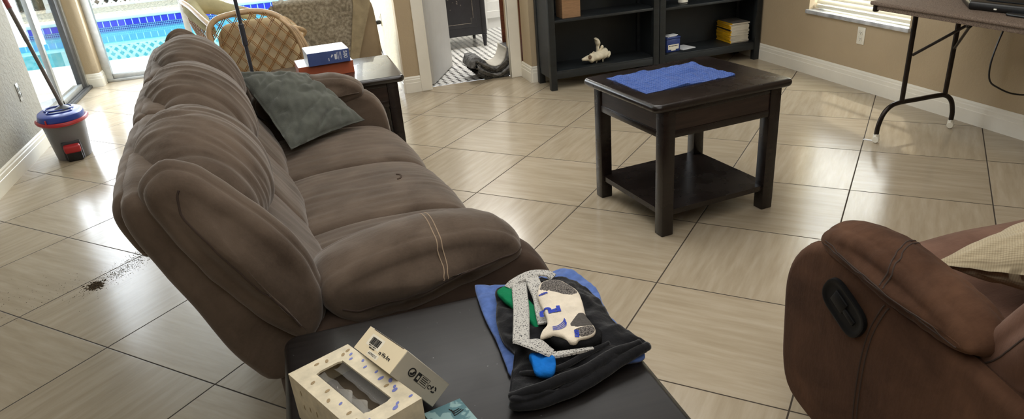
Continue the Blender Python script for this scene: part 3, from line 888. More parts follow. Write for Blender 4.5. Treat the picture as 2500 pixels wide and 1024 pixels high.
for i, (a, b) in enumerate(((.115, .768), (.752, 1.372), (1.356, 2.06))):
    o = build('headrest', loft([(-.25 + (x + .25) * .90, .875 + (z - .875) * .90) for x, z in head], a, b, .105, sf, N=96, M=80, E=14, crown=.052, bulge=.06), M['sofa'], sofa, smooth='all')
    displace(o, wrinkle(i * 7.7 + 1, .015, 17, (a, b)))
    for e_, sg in ((a, 1), (b, -1)):
        seam('welt', o, [sf(p_ * .78 + c_[0] * .22, q_ * .78 + c_[1] * .22, e_ - sg * .02) for c_ in [(-.26, .87)] for p_, q_ in head[1:8]], .0022, M['stitch'])
lumbar = [(-.20, .46), (-.20, .68), (-.175, .71), (-.138, .70), (-.096, .645), (-.055, .58), (-.020, .52), (-.015, .455), (-.05, .40), (-.14, .40)]
for i, (a, b) in enumerate(((.13, .79), (.775, 1.365), (1.35, 2.04))):
    o = build('lumbar_cushion', loft(lumbar, a, b, .06, sf, N=72, M=54, E=8, crown=.012, bulge=.02), M['sofa'], sofa, smooth='all')
    displace(o, wrinkle(i * 3.1 + 20, .010, 13))
seat = [(-.10, .36), (-.06, .455), (.02, .478), (.15, .487), (.30, .487), (.42, .475), (.51, .445), (.565, .385), (.575, .29), (.565, .18), (.545, .10), (.50, .095), (.47, .22), (.30, .30)]
for i, (a, b) in enumerate(((.175, .795), (.785, 1.375), (1.365, 1.985))):
    o = build('seat_cushion', loft(seat, a, b, .045, sf, N=84, M=54, E=8, crown=.016, bulge=.012), M['sofa'], sofa, smooth='all')
    displace(o, lambda c, s=i: .004 * noise.noise(Vector((c.x * 5, c.y * 5, s * 3))) + .0035 * noise.noise(Vector((c.x * 4.0, c.y * 30, s * 5 + 2))))
    if i == 1: seam('worn_mark', o, [sf(.365, .55, 1.06), sf(.385, .55, 1.075), sf(.39, .55, 1.10), sf(.375, .55, 1.115)], .004, M['sofa_dark'])
# base under the seats
g = G().box((-.20, .03, .05), (.46, 2.13, .44), .02)
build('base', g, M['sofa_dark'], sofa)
build('dust_cover', G().box((-.19, .05, .02), (.40, 2.10, .06)), M['blackfab'], sofa)
for x in (-.17, .38):
    for y in (.10, 2.06): build('foot', G().lathe([(.022, 0), (.026, .01), (.026, .03)], 14, (x, y)), M['black_plastic'], sofa)
# arms (near and far)
apad = [(-.065, .64), (-.035, .685), (.065, .712), (.19, .725), (.32, .718), (.405, .690), (.447, .645), (.425, .605), (.30, .575), (.15, .548), (.02, .545), (-.045, .585)]
abase = [(-.16, .10), (-.16, .50), (-.06, .575), (.15, .60), (.36, .625), (.455, .62), (.515, .565), (.545, .47), (.55, .30), (.535, .12), (.30, .08)]
for near in (1, 0):
    s0, s1 = (.0, .205) if near else (1.965, 2.15)
    o = build('arm_base', loft(abase, s0 + .012, s1 - .006, .03, sf, N=64, M=14, crown=.01, bulge=.006), M['sofa_dark'] if near else M['sofa'], sofa, smooth='all')  # near arm gets the darker copy, its shade held in the colour
    displace(o, lambda c: .004 * noise.noise(c * 6))
    pd = build('arm_pad', loft(apad, s0 - .0, s1 + .0, .032, sf, N=96, M=22, E=10, crown=.012, bulge=.040), M['sofa'], sofa, smooth='all')
    displace(pd, lambda c: .006 * noise.noise(Vector((c.x * 9 + c.y * 6, c.y * 5, c.z * 7))) + .003 * noise.noise(Vector((c.x * 30 - c.z * 20, c.y * 14, c.z * 10))))
    if near:
        for dx in (-.006, .006):
            seam('stitching', pd, [sf(.235 + dx, .74, .17), sf(.235 + dx, .75, .08), sf(.232 + dx, .72, .0), sf(.230 + dx, .67, -.06), sf(.228 + dx, .62, -.06)], .0014, M['stitch_light'])
        seam('welt', pd, [sf(-.03, .60, -.06), sf(.02, .578, -.06), (.15, -.06, .582), (.30, -.06, .605), (.40, -.05, .63), (.44, .02, .64)], .0022, M['stitch'])
# side wings at both ends of the back
wing = [(-.127, .545), (-.205, .622), (-.283, .75), (-.345, .885), (-.362, .965), (-.320, 1.008), (-.270, .998), (-.224, .95), (-.148, .862), (-.084, .75), (-.062, .63), (-.085, .565)]
for near in (1, 0):
    s0, s1 = (-.012, .125) if near else (2.03, 2.155)
    wg = build('side_wing', loft(wing, s0 + .012, s1 - .008, .032, sf, N=96, M=16, E=9, crown=.012, bulge=.036), M['sofa'], sofa, smooth='all')
    displace(wg, lambda c: .004 * noise.noise(Vector((c.x * 9, c.y * 6, c.z * 7))) + .003 * noise.noise(Vector((c.x * 22, c.y * 10, c.z * 22))))
    if near:
        seam('stitching', wg, [sf(a, b, -.06) for a, b in ((-.135, .585), (-.185, .665), (-.250, .775), (-.300, .880), (-.312, .94), (-.290, .978))], .0024, M['stitch'])
# worn mark on the middle seat
# ---- pillow on the far seat
def coons_pillow(c4, th, n=64, pin=.10, wr=.010, seed=0):
    """four-cornered stuffed pillow between corner points, front and back sheets"""
    a, b, c, d = [Vector(p) for p in c4]
    nrm = (b - a).cross(d - a).normalized(); vs = []; fs = []
    cen = (a + b + c + d) / 4
    for side in (1, -1):
        for i in range(n + 1):
            for j in range(n + 1):
                u, v = i / n, j / n
                p = (a * (1 - u) + b * u) * (1 - v) + (d * (1 - u) + c * u) * v
                eu = 4 * u * (1 - u); ev = 4 * v * (1 - v)
                p = p + (cen - p) * pin * (ev * (1 - eu) + eu * (1 - ev)) * .9
                h = (eu ** .55) * (ev ** .55)
                f = 1 - h
                w = wr * noise.noise(Vector((u * 5 + v * 2, v * 6, seed + side))) + wr * .55 * noise.noise(Vector((u * 16 - v * 8, v * 9, seed + 3 * side)))
                w -= wr * 1.1 * (1 - abs(noise.noise(Vector((u * 3.2 - v * 4.5, u * 1.2 + v * 2.2, seed + 7 * side))))) ** 7
                vs.append(p + nrm * side * (th / 2 * h + w * (.35 + f) * min(1, 6 * min(u, 1 - u, v, 1 - v) + .15)))
    k = (n + 1) ** 2
    for i in range(n):
        for j in range(n):
            q = i * (n + 1) + j
            fs.append([q, q + n + 1, q + n + 2, q + 1]); fs.append([k + q, k + q + 1, k + q + n + 2, k + q + n + 1])
    rim = [j for j in range(n + 1)] + [i * (n + 1) + n for i in range(1, n + 1)] + [n * (n + 1) + j for j in range(n - 1, -1, -1)] + [i * (n + 1) for i in range(n - 1, 0, -1)]
    for a_, b_ in zip(rim, rim[1:] + rim[:1]): fs.append([a_, b_, k + b_, k + a_])
    return G().add(vs, fs)
def sofa_pt(v, s, z):
    return (SO[0] + v * math.cos(TH) - s * math.sin(TH), SO[1] + v * math.sin(TH) + s * math.cos(TH), z)
o = build('throw_pillow', coons_pillow([sofa_pt(.03, 1.58, .535), sofa_pt(.41, 1.87, .525), sofa_pt(.215, 2.06, .745), sofa_pt(-.115, 2.03, .815)], .14, wr=.020, pin=.05, seed=2), M['pillow'], smooth='all')
tag(o, 'wrinkled olive grey pillow leaning in the far corner of the sofa', 'pillow')
# ================================================================== RECLINER
rc = thing('recliner', 'cocoa brown recliner armchair with an oval side latch, at the lower right edge', 'armchair', (1.14, 0, 0))
rf = lambda a, b, s: (s, a, b)       # (y, z, x)
side = [(1.20, .075), (1.30, .085), (1.385, .12), (1.425, .20), (1.440, .34), (1.443, .46), (1.412, .545), (1.345, .603), (1.25, .615), (1.06, .580), (.86, .548), (.66, .50), (.50, .46), (.40, .40), (.38, .12), (.50, .075), (.85, .07)]
for x0, x1 in ((0, .062), (.978, 1.04)):
    o = build('side_panel', loft(side, x0, x1, .028, rf, N=96, M=8, E=7, crown=.002, bulge=.012), M['recliner'], rc, smooth='all')
    displace(o, lambda c: .0015 * noise.noise(c * 5))
    if x0 == 0: sp_ = o
arm = [(1.318, .622), (1.312, .650), (1.275, .672), (1.20, .682), (1.10, .674), (1.0, .655), (.92, .632), (.875, .603), (.862, .578), (.895, .562), (.98, .560), (1.08, .568), (1.24, .593), (1.29, .600)]
for x0, x1 in ((-.012, .122), (.918, 1.052)):
    o = build('arm_pad', loft(arm, x0, x1, .028, rf, N=110, M=18, E=9, crown=.012, bulge=.022), M['recliner'], rc, smooth='all')
    displace(o, lambda c: .004 * noise.noise(Vector((c.x * 8, c.y * 10, c.z * 8))) + .0025 * noise.noise(Vector((c.x * 14, c.y * 42 + c.x * 20, c.z * 10))))
    if x0 < 0:
        for d_ in (0, .012):
            seam('stitching', o, [(.15, 1.145 + d_, .65), (.11, 1.13 + d_, .70), (.06, 1.11 + d_, .72), (.0, 1.085 + d_, .69), (-.05, 1.07 + d_, .64)], .0018, M['stitch'])
        for d_ in (0, .010):
            seam('stitching', o, [(-.05, 1.29, .632 + d_), (-.06, 1.22, .635 + d_), (-.06, 1.08, .618 + d_), (-.06, .96, .592 + d_), (-.06, .88, .565 + d_)], .0016, M['stitch'])
for d_ in (0, .013):
    seam('stitching', sp_, [(-.05, 1.075 + d_, .575), (-.06, 1.100 + d_, .50), (-.06, 1.112 + d_, .40), (-.06, 1.112 + d_, .28), (-.06, 1.10 + d_, .12)], .0022, M['stitch'])
# latch: oval bezel, dish, lever
cy, cz, ang = 1.197, .500, math.radians(28)
def oval(r1, r2, n=28, ex=.5):
    out = []
    for i in range(n):
        a = 2 * PI * i / n; ca, sa = math.cos(a), math.sin(a)
        out.append((r1 * abs(ca) ** ex * (1 if ca > 0 else -1), r2 * abs(sa) ** .8 * (1 if sa > 0 else -1)))
    return out
def on_side(p, x): return (x, cy + p[0] * math.cos(ang) - p[1] * math.sin(ang), cz + p[0] * math.sin(ang) + p[1] * math.cos(ang))
g = G(); n = 28
rings = [(oval(.076, .047), -.008), (oval(.075, .046), -.0175), (oval(.070, .041), -.0185), (oval(.064, .035), -.0155), (oval(.056, .028), -.0150)]
vs = [on_side(p, x) for ring, x in rings for p in ring]; fs = []
for k in range(len(rings) - 1):
    for i in range(n): fs.append([k * n + i, k * n + (i + 1) % n, (k + 1) * n + (i + 1) % n, (k + 1) * n + i])
fs.append([(len(rings) - 1) * n + i for i in range(n)])
g.add(vs, fs)
lt = build('latch', g, M['latch'], rc)
lt['label'] = 'oval black recliner latch'
g = G()
Mx = Matrix.Translation((0, cy, cz)) @ Matrix.Rotation(ang, 4, 'X')
s0 = len(g.v); g.box((-.0195, -.008, -.016), (-.012, .040, .020), .003); g.box((-.0190, -.048, -.007), (-.012, -.006, .007), .002); g.xf(Mx, s0)
build('lever', g, M['latch'], lt)
# seat, footrest, back
rseat = [(.62, .33), (.62, .46), (.80, .49), (1.05, .505), (1.26, .51), (1.385, .485), (1.435, .42), (1.44, .30), (1.42, .18), (1.37, .15), (1.30, .30)]
o = build('seat_cushion', loft(rseat, .125, .915, .05, rf, N=72, M=30, crown=.016), M['recliner_seat'], rc, smooth='all')
displace(o, lambda c: .005 * noise.noise(c * 5))
rback = [(.98, .50), (.93, .62), (.84, .80), (.74, .98), (.65, 1.05), (.56, 1.02), (.52, .90), (.55, .70), (.62, .52), (.80, .47)]
o = build('backrest', loft([(a - .10, b) for a, b in rback], .20, .84, .06, rf, N=72, M=26, crown=.02), M['recliner'], rc, smooth='all')
rw = [(.905, .515), (.895, .58), (.865, .645), (.80, .76), (.72, .90), (.62, 1.0), (.54, .96), (.58, .82), (.68, .64), (.76, .52), (.82, .475), (.875, .475)]
for x0, x1 in ((.040, .20), (.84, 1.0)):
    o = build('side_wing', loft(rw, x0, x1, .034, rf, N=90, M=14, E=9, crown=.012, bulge=.035), M['recliner_seat'], rc, smooth='all')
    if x0 < .3:
        seam('stitching', o, [(.02, .895, .515), (.0, .86, .56), (.0, .80, .66), (.0, .70, .83)], .0022, M['stitch'])
build('base', G().box((.08, .42, .05), (.96, 1.30, .34), .02), M['blackfab'], rc)  # black colour stands in for shade in the gap behind the arm
for x in (.12, .86): build('runner', G().box((x, .45, .0), (x + .06, 1.2, .06), .004), M['black_metal'], rc)
# linen pillow on the recliner
o = build('linen_pillow', coons_pillow([(1.285, 1.125, .618), (1.52, .84, .64), (1.95, .86, .64), (1.72, 1.20, .615)], .17, wr=.012, pin=.05, seed=9), M['linen'], smooth='all')
tag(o, 'oatmeal coloured coarse linen pillow lying on the brown recliner seat', 'pillow')
g = G()
for i in range(9):
    a = random.uniform(-.5, .5)
    p = Vector((1.288, 1.125, .618))
    q = p + Vector((-.02 + random.uniform(-.012, .012), .012 + random.uniform(-.012, .014), random.uniform(.0, .014)))
    g.tube(catmull([p, p.lerp(q, .5) + Vector((0, 0, .004 + random.uniform(0, .006))), q, q + Vector((random.uniform(-.006, .012), random.uniform(-.012, .004), -.006))], 12, False), .0011, 5)
fr_ = build('frayed_thread', g, M['paper'], o)
# ================================================================== NEAR TABLE ITEMS (table top at z=.62)
TT = .62
tb = thing('tissue_box', 'cream tissue box with blue petal print and an oval window, on the scratched end table', 'tissue box', (-.0278, 1.0495, TT), math.radians(25.6))
# local x = short side (.124), y = long side (.238) with -y towards the viewer
W2, L2, HB = .0615, .119, .10
g = G()
slot = [(x, y) for x, y in rounded_rect(-.027, -.082, .027, .082, .010, 5)]
slot2 = catmull(slot, 56)
out = []
for p in slot2:
    k = min(W2 / max(abs(p.x), 1e-6), L2 / max(abs(p.y), 1e-6)); out.append(p * k)
n = len(slot2)
for cx, cy in ((W2, L2), (-W2, L2), (-W2, -L2), (W2, -L2)):
    i = min(range(n), key=lambda q: (out[q] - Vector((cx, cy))).length); out[i] = Vector((cx, cy))
vs = [(p.x, p.y, HB) for p in slot2] + [(p.x, p.y, HB) for p in out] + [(p.x, p.y, 0.0005) for p in out] + [(p.x, p.y, HB - .004) for p in slot2]
fs = [[i, (i + 1) % n, n + (i + 1) % n, n + i] for i in range(n)] + [[n + i, n + (i + 1) % n, 2 * n + (i + 1) % n, 2 * n + i] for i in range(n)] + [[i, 3 * n + i, 3 * n + (i + 1) % n, (i + 1) % n] for i in range(n)]
fs.append([2 * n + i for i in range(n)])
g.add(vs, fs)
carton_g = g
film = NT('clear_film'); film.b.inputs['Roughness'].default_value = .12; film.b.inputs['Alpha'].default_value = .16; film.base((.55, .55, .53, 1)); film.bump(film.noise(film.coords((1, .2, 1)), 30, 1), .25, .004)
g = G(); vs = []; fs = []
for j in range(25):
    y = -.081 + .162 * j / 24
    for i in range(8):
        x = -.027 + .016 * i / 7 + .006 * noise.noise(Vector((y * 40, 2, 0))) * (i / 7)
        z = HB - .002 - .004 * math.sin(i / 7 * PI) - .003 * (i / 7) ** 2
        vs.append((x, y, z))
    for i in range(8):
        x = .027 - .020 * i / 7 + .008 * noise.noise(Vector((y * 30, 7, 0))) * (i / 7)
        vs.append((x, y, HB - .002 - .007 * math.sin(i / 7 * PI) - .005 * i / 7))
for j in range(24):
    for i in list(range(7)) + list(range(8, 15)):
        fs.append([j * 16 + i, j * 16 + i + 1, (j + 1) * 16 + i + 1, (j + 1) * 16 + i])
g.add(vs, fs)
build('window_film', g, film.mat, tb, smooth='all')
inner = simple('tissue_box_inside', srgb(104, 92, 76), .9, var=.2)
build('inside', G().box((-W2 + .003, -L2 + .003, .002), (W2 - .003, L2 - .003, .045)), inner, tb)
g = G(); vs = []; fs = []
for j in range(30):
    y = -.078 + .120 * j / 29
    for i in range(7):
        t = i / 6
        vs.append((-.012 + .006 * math.sin(y * 120 + 1) * t + .004 * noise.noise(Vector((y * 60, t, 2))) + .004 * t, y, .055 + .040 * t - .012 * (j / 29) ** 2 * t))
for j in range(29):
    for i in range(6): fs.append([j * 7 + i, j * 7 + i + 1, j * 7 + 8 + i, j * 7 + 7 + i])
g.add(vs, fs); build('tissue', g, M['tissue'], tb, smooth='all')
g = carton_g; g2 = carton_g; g.cur = 1
def petal(gg, x, y, a, r=.006, z=HB + .0003, w=.55):
    flat_poly(gg, [(r * math.cos(q) * 1.0, r * w * math.sin(q)) for q in [2 * PI * i / 14 for i in range(14)]], (x, y, z), (math.cos(a), math.sin(a), 0), (-math.sin(a), math.cos(a), 0), .0002)
for x, y, a in ((.048, .085, .6), (.040, .072, .3), (.052, .050, .8), (.044, .030, .2), (.050, .002, .4), (.045, -.020, .1), (.053, -.038, .9), (.048, -.058, .7), (.043, -.066, .3), (.026, -.099, .5), (.017, -.106, .4), (-.040, -.028, .5), (.052, -.100, .2), (-.030, -.100, .7)):
    petal(g, x, y, a, .0045 + .002 * ((x * 1000) % 2 > .9))
for x, y, a in ((-.044, .060, .5), (-.038, .02, .3), (-.050, -.005, .9), (-.043, -.06, .2), (.05, .10, .4), (.037, .095, .8), (-.012, .105, .2), (-.046, -.085, .6), (.04, -.045, .1), (.006, .100, 1.0)): (setattr(g, 'cur', 2), petal(g2, x, y, a, .0055))
for x in (-.11, -.085, -.07, -.04, -.02, .03, .055, .08):
    for z in (.03 + .02 * math.sin(x * 90), .065 + .015 * math.cos(x * 70)):
        flat_poly(g2, [(.0018 * math.cos(q), .006 * math.sin(q)) for q in [2 * PI * i / 10 for i in range(10)]], (-W2 - .0001, x, z), (0, -1, 0), (0, .2, 1), .0003)
build('carton', g, [M['card_cream'], M['dot_blue'], M['dot_tan']], tb, smooth=False)

# carton leaning on the tissue box
Rb = Matrix.Rotation(math.radians(-155.3), 3, 'Z') @ Matrix.Rotation(math.radians(32.4), 3, 'Y') @ Matrix.Rotation(math.radians(9.8), 3, 'X')
bx = thing('small_carton', 'small cream carton with barcode leaning on the tissue box', 'box', (.0625, 1.1120, .6936))
bx.rotation_euler = Rb.to_euler()
a_, b_, c_ = .0505 / 2, .153 / 2, .117 / 2
build('carton', G().box((-a_, -b_, -c_), (a_, b_, c_), .0012, 1), M['card_grey'], bx)
# printed end: +z face, reading along +y with the text top towards -x
build('end_panel', G().box((-a_ + .0006, -b_ + .0006, c_ - .001), (a_ - .0006, b_ - .0006, c_ + .0002)), M['card_end'], bx)
build('tuck_flap_gap', G().box((-a_ + .0004, -b_ + .020, c_ - .0005), (-a_ + .0018, b_ - .012, c_ + .0004)), M['ink_brown'], bx)
lb = build('price_label', G().box((-.0165, -b_ + .026, c_), (.006, -b_ + .078, c_ + .0004)), M['label_white'], bx)
build('number_label', G().box((.0115, -b_ + .050, c_), (.0205, -b_ + .092, c_ + .0004)), M['label_white'], bx)
g = G(); y = -b_ + .034; fz = c_ + .00045
random.seed(21)
for i in range(26):
    wd = random.choice((.0005, .0008, .0012))
    flat_poly(g, [(y, -.0015), (y + wd, -.0015), (y + wd, .0125), (y, .0125)], (0, 0, fz), (0, 1, 0), (-1, 0, 0), .0002); y += wd + random.choice((.0004, .0007))
def f1(body, size, u, v, b=0.0, sx=1): text_geo(g, body, size, (-v, u, fz), (0, 1, 0), (-1, 0, 0), .0001, bold=b, sx=sx)
for vv, u0, u1 in ((-.0050, -b_ + .038, -b_ + .066), (-.0088, -b_ + .044, -b_ + .066)):
    u = u0
    while u < u1:
        flat_poly(g, [(u, vv), (u + .0014, vv), (u + .0014, vv + .0024), (u, vv + .0024)], (0, 0, fz), (0, 1, 0), (-1, 0, 0), .0002); u += random.choice((.0019, .0022, .0030))
f1('re We Are', .0105, -b_ + .083, -.0085, .0003, .92)
f1('A479902715', .0064, -b_ + .053, -.0185, .0001)
build('lettering', g, M['ink'], bx, smooth=False)
# side with the recycling marks: +y face
g = G(); O2 = (0, b_ + .0002, 0); RT, UP = (0, 0, -1), (-1, 0, 0)
def f2poly(pts): flat_poly(g, pts, O2, RT, UP, .0003)
band_poly(g, -.0235, .001, .0062, .0084, 0, 2 * PI, O2, RT, UP, 24)
band_poly(g, -.0235, .001, .0010, .0050, -2.6, .9, O2, RT, UP, 12)
f2poly([(-.020, .000), (-.0165, .004), (-.021, .0052)])
f2poly(rect(-.0120, -.008, -.0025, .009))
for q in range(4): f2poly(rect(.0005, -.0045 + q * .0033, .0170 - (q % 2) * .002, -.0031 + q * .0033))
for r_ in (rect(-.003, -.008, .0195, -.0073), rect(-.003, .0083, .0195, .009), rect(.0188, -.008, .0195, .009)): f2poly(r_)
band_poly(g, .0250, -.001, .0026, .0040, .4, 5.6, O2, RT, UP, 14)
for k in range(3): band_poly(g, .0355, .000, .0036, .0064, k * 2.1, k * 2.1 + 1.5, O2, RT, UP, 7)
build('recycling_symbols', g, M['ink'], bx, smooth=False)
build('window_mark', G().box((-.0035, b_ + .0003, .0048), (.0035, b_ + .0008, .0092)), M['card_grey'], bx)

# aqua booklet
bkx = [(.1529, 1.0494), (.0831, 1.0327), (.1111, .915), (.181, .932)]
bo = thing('aqua_booklet', 'marbled aqua booklet lying beside the tissue box', 'book', (0, 0, TT))
build('cover', slab(catmull([p for p in bkx], 4) and [Vector(p) for p in bkx][::-1], .0005, .016, .0005), M['aqua_book'], bo, smooth=False)
g = G()
for k in range(3): g.tube(catmull([(.128 + .004 * k, 1.027 - .004 * k, .0165), (.134, 1.018 - .006 * k, .0168), (.146 + .003 * k, 1.022 - .003 * k, .0165)], 14, False), .0009, 5)
build('line_drawing', g, M['ink'], bo)

# ================================================================== FOLDED CLOTHES
BLUE = [(0.2824, 1.4443), (0.2963, 1.452), (0.3511, 1.4335), (0.407, 1.4183), (0.4674, 1.4429), (0.5124, 1.4436), (0.530, 1.4037), (0.540, 1.319), (0.5264, 1.2513), (0.5222, 1.1832), (0.5297, 1.0816), (0.5202, 1.0407), (0.4597, 1.0448), (0.3737, 1.0419), (0.3162, 1.043), (0.2651, 1.0877), (0.2635, 1.121), (0.2693, 1.2184), (0.2703, 1.3218)]
o = build('blue_tee_shirt', puddle(BLUE, TT, .016, N=110, K=16, wr=.007, ws=26, seed=1, under=.55), M['tee_blue'], smooth='all')
tag(o, 'folded heather blue T-shirt at the bottom of the clothes pile', 'T-shirt')
BLACK = [(0.3198, 1.3806), (0.3035, 1.3236), (0.2822, 1.2521), (0.2757, 1.1806), (0.2852, 1.1349), (0.2718, 1.0996), (0.2489, 1.0408), (0.2348, 1.0021), (0.2441, 0.9848), (0.2968, 0.9851), (0.3732, 0.9979), (0.4514, 1.026), (0.5136, 1.0397), (0.5353, 1.0482), (0.524, 1.0884), (0.5084, 1.1521), (0.5142, 1.2289), (0.512, 1.292), (0.494, 1.346), (0.470, 1.376), (0.436, 1.388), (0.3801, 1.384)]
bt = thing('black_tee_shirt', 'folded faded black T-shirt lying on the blue one', 'T-shirt', (0, 0, 0))
o = build('folded_body', puddle(BLACK, TT + .017, .022, N=120, K=24, wr=.013, ws=20, seed=4, under=.5), M['tee_black'], bt, smooth='all')
HEM = [(0.2644, 1.0613), (0.2504, 1.0472), (0.2353, 1.0049), (0.2443, 0.9864), (0.2979, 0.9889), (0.3737, 0.9995), (0.4499, 1.0228), (0.5227, 1.0405), (0.5385, 1.0546), (0.524, 1.07), (0.4495, 1.0601), (0.379, 1.0543), (0.3128, 1.0546)]
hm = G()
def roll_edge(path, r, seed):
    P = catmull(path, 60, False)
    return G().tube([p + Vector((0, 0, .003 * noise.noise(p * 30 + Vector((seed, 0, 0))))) for p in P], [r * (.55 + .45 * math.sin(PI * min(max(i / 59, .03), .97)) ** .4) for i in range(60)], 10)
build('folded_edge', roll_edge([(.2385, 1.000, TT + .012), (.25, .988, TT + .014), (.30, .986, TT + .014), (.375, .999, TT + .017), (.45, 1.026, TT + .022), (.515, 1.043, TT + .028), (.533, 1.050, TT + .028)], .0125, 1), M['tee_black'], bt, smooth='all')
build('folded_edge', roll_edge([(.238, 1.008, TT + .026), (.258, 1.000, TT + .032), (.31, 1.002, TT + .034), (.385, 1.016, TT + .034), (.455, 1.042, TT + .035), (.52, 1.056, TT + .034)], .011, 2), M['tee_black'], bt, smooth='all')
build('collar_fold', roll_edge([(.275, 1.065, TT + .026), (.283, 1.05, TT + .036), (.30, 1.035, TT + .041), (.34, 1.03, TT + .043), (.40, 1.048, TT + .043), (.46, 1.07, TT + .043)], .006, 3), M['tee_black'], bt, smooth='all')
ZB = TT + .038
GREEN = [(0.311, 1.3435), (0.3272, 1.3599), (0.3635, 1.3675), (0.3652, 1.2976), (0.3694, 1.2404), (0.3685, 1.1804), (0.3582, 1.1685), (0.3458, 1.1658), (0.3371, 1.2112), (0.3238, 1.2699), (0.3148, 1.3016)]
o = build('green_briefs', puddle(GREEN, ZB + .001, .012, N=70, K=10, wr=.004, ws=30, seed=6), M['green'], smooth='all')
tag(o, 'green cotton garment peeking out under the speckled band', 'garment')
# speckled elastic band: loops
sb = thing('speckled_band', 'grey speckled elastic waistband looped over the black T-shirt', 'waistband', (0, 0, 0))
zb = ZB + .016
up = (0, 0, 1)
build('band_loop', ribbon([(.3665, 1.350, zb), (.3552, 1.3129, zb + .002), (.3352, 1.2383, zb + .002), (.3161, 1.1784, zb + .001), (.2995, 1.1283, zb - .001)], .034, .0035, up), M['speckled'], sb)
build('band_loop', ribbon([(.3388, 1.3447, zb - .006), (.356, 1.352, zb + .002), (.3982, 1.362, zb + .008), (.4327, 1.356, zb + .004), (.446, 1.345, zb - .004)], .026, .004, up), M['speckled'], sb)
build('band_loop', ribbon([(.3965, 1.360, zb + .007), (.392, 1.322, zb + .006), (.385, 1.260, zb + .005), (.372, 1.205, zb + .004), (.364, 1.165, zb + .001)], .032, .0035, up), M['speckled'], sb)
build('band_curl', ribbon([(.2960, 1.1265, zb + .000), (.307, 1.1025, zb + .012), (.322, 1.081, zb + .012), (.3405, 1.0645, zb + .000)], .046, .0035, (.25, .1, 1), taper=lambda t: .72 + .35 * math.sin(PI * t)), M['speckled'], sb)
build('band_tail', ribbon([(.338, 1.064, zb - .003), (.352, 1.055, zb + .001), (.3749, 1.052, zb + .001), (.4041, 1.054, zb - .003), (.4209, 1.056, zb - .006)], .018, .005, up, taper=lambda t: 1 - .55 * t), M['speckled'], sb)
# socks
BS = [(0.3454, 1.1307), (0.3652, 1.1378), (0.395, 1.13), (0.423, 1.1102), (0.4442, 1.1064), (0.454, 1.092), (0.4407, 1.0672), (0.4169, 1.0607), (0.3857, 1.0648), (0.3668, 1.0701), (0.3517, 1.1004)]
o = build('black_sock', puddle(BS, ZB + .003, .026, N=70, K=10, wr=.006, ws=34, seed=8, under=.6), M['sock_black'], smooth='all')
tag(o, 'balled black sock under the white sock', 'sock')
SO_ = [(0.2999, 1.0807), (0.3141, 1.0842), (0.3373, 1.0664), (0.3433, 1.0544), (0.3331, 1.0243), (0.3194, 1.0099), (0.3032, 1.0156), (0.2942, 1.0297), (0.2974, 1.0583)]
o = build('blue_sock', puddle(SO_, ZB + .003, .015, N=60, K=10, wr=.006, ws=42, seed=11, under=.5), M['sock_blue'], smooth='all')
tag(o, 'bright blue sock bunched under the curled speckled band', 'sock')
SK = [(0.3783, 1.2554), (0.3974, 1.2945), (0.4172, 1.3052), (0.4417, 1.2938), (0.4564, 1.2576), (0.4596, 1.2183), (0.4489, 1.1694), (0.4395, 1.1312), (0.44, 1.0907), (0.4328, 1.0737), (0.4204, 1.0684), (0.399, 1.0673), (0.3878, 1.0602), (0.3777, 1.0661), (0.3703, 1.0904), (0.3536, 1.1022), (0.3313, 1.1028), (0.3484, 1.1232), (0.3602, 1.1419), (0.3683, 1.1798), (0.3722, 1.2216)]
ZS = ZB + .030
sk = thing('white_sock', 'cream sport sock with grey toe and blue lettering, topmost of the clothes pile', 'sock', (0, 0, 0))
def sockz(q): return 0.0
o = build('sock_body', puddle(SK, ZS - .006, .014, N=120, K=14, wr=.0028, ws=40, seed=13, under=.45), M['sock_white'], sk, smooth='all')
top = ZS + .0072
from mathutils.bvhtree import BVHTree
bvh_s = BVHTree.FromPolygons([v.co.copy() for v in o.data.vertices], [tuple(p.vertices) for p in o.data.polygons])
def on_sock(x, y, lift=.0006):
    h = bvh_s.ray_cast(Vector((x, y, 1)), Vector((0, 0, -1)))
    return (h[0].z if h[0] is not None else ZS) + lift
def patch(name, outline, mat, lift=.0009):
    P = catmull(outline, 60); c = sum(P, Vector((0, 0))) / 60; g = G(); vs = [(c.x, c.y, on_sock(c.x, c.y, lift))]; fs = []; K = 8
    for k in range(1, K + 1):
        for p in P:
            q = c + (p - c) * (k / K); vs.append((q.x, q.y, on_sock(q.x, q.y, lift if k < K else -.0004)))
    for i in range(60): fs.append([0, 1 + i, 1 + (i + 1) % 60])
    for k in range(K - 1):
        for i in range(60): fs.append([1 + k * 60 + i, 1 + (k + 1) * 60 + i, 1 + (k + 1) * 60 + (i + 1) % 60, 1 + k * 60 + (i + 1) % 60])
    return build(name, g.add(vs, fs), mat, sk, smooth='all')
patch('toe', [(0.3862, 1.2700), (0.3980, 1.2935), (0.4172, 1.3040), (0.4410, 1.2930), (0.4552, 1.2570), (0.4585, 1.2200), (.442, 1.2160), (.425, 1.2290), (.407, 1.2480), (.396, 1.2560)], M['sock_grey'])
patch('heel', [(.397, 1.1130), (.412, 1.1290), (.4270, 1.1420), (.4400, 1.1380), (.4398, 1.115), (.4393, 1.0950), (.420, 1.0960), (.404, 1.1000)], M['sock_dgrey'])
patch('cuff_band', [(.398, 1.0930), (.412, 1.0945), (.4385, 1.0910), (.4326, 1.0745), (.4205, 1.0695), (.404, 1.0700), (.396, 1.0790)], M['sock_grey'], .0013)
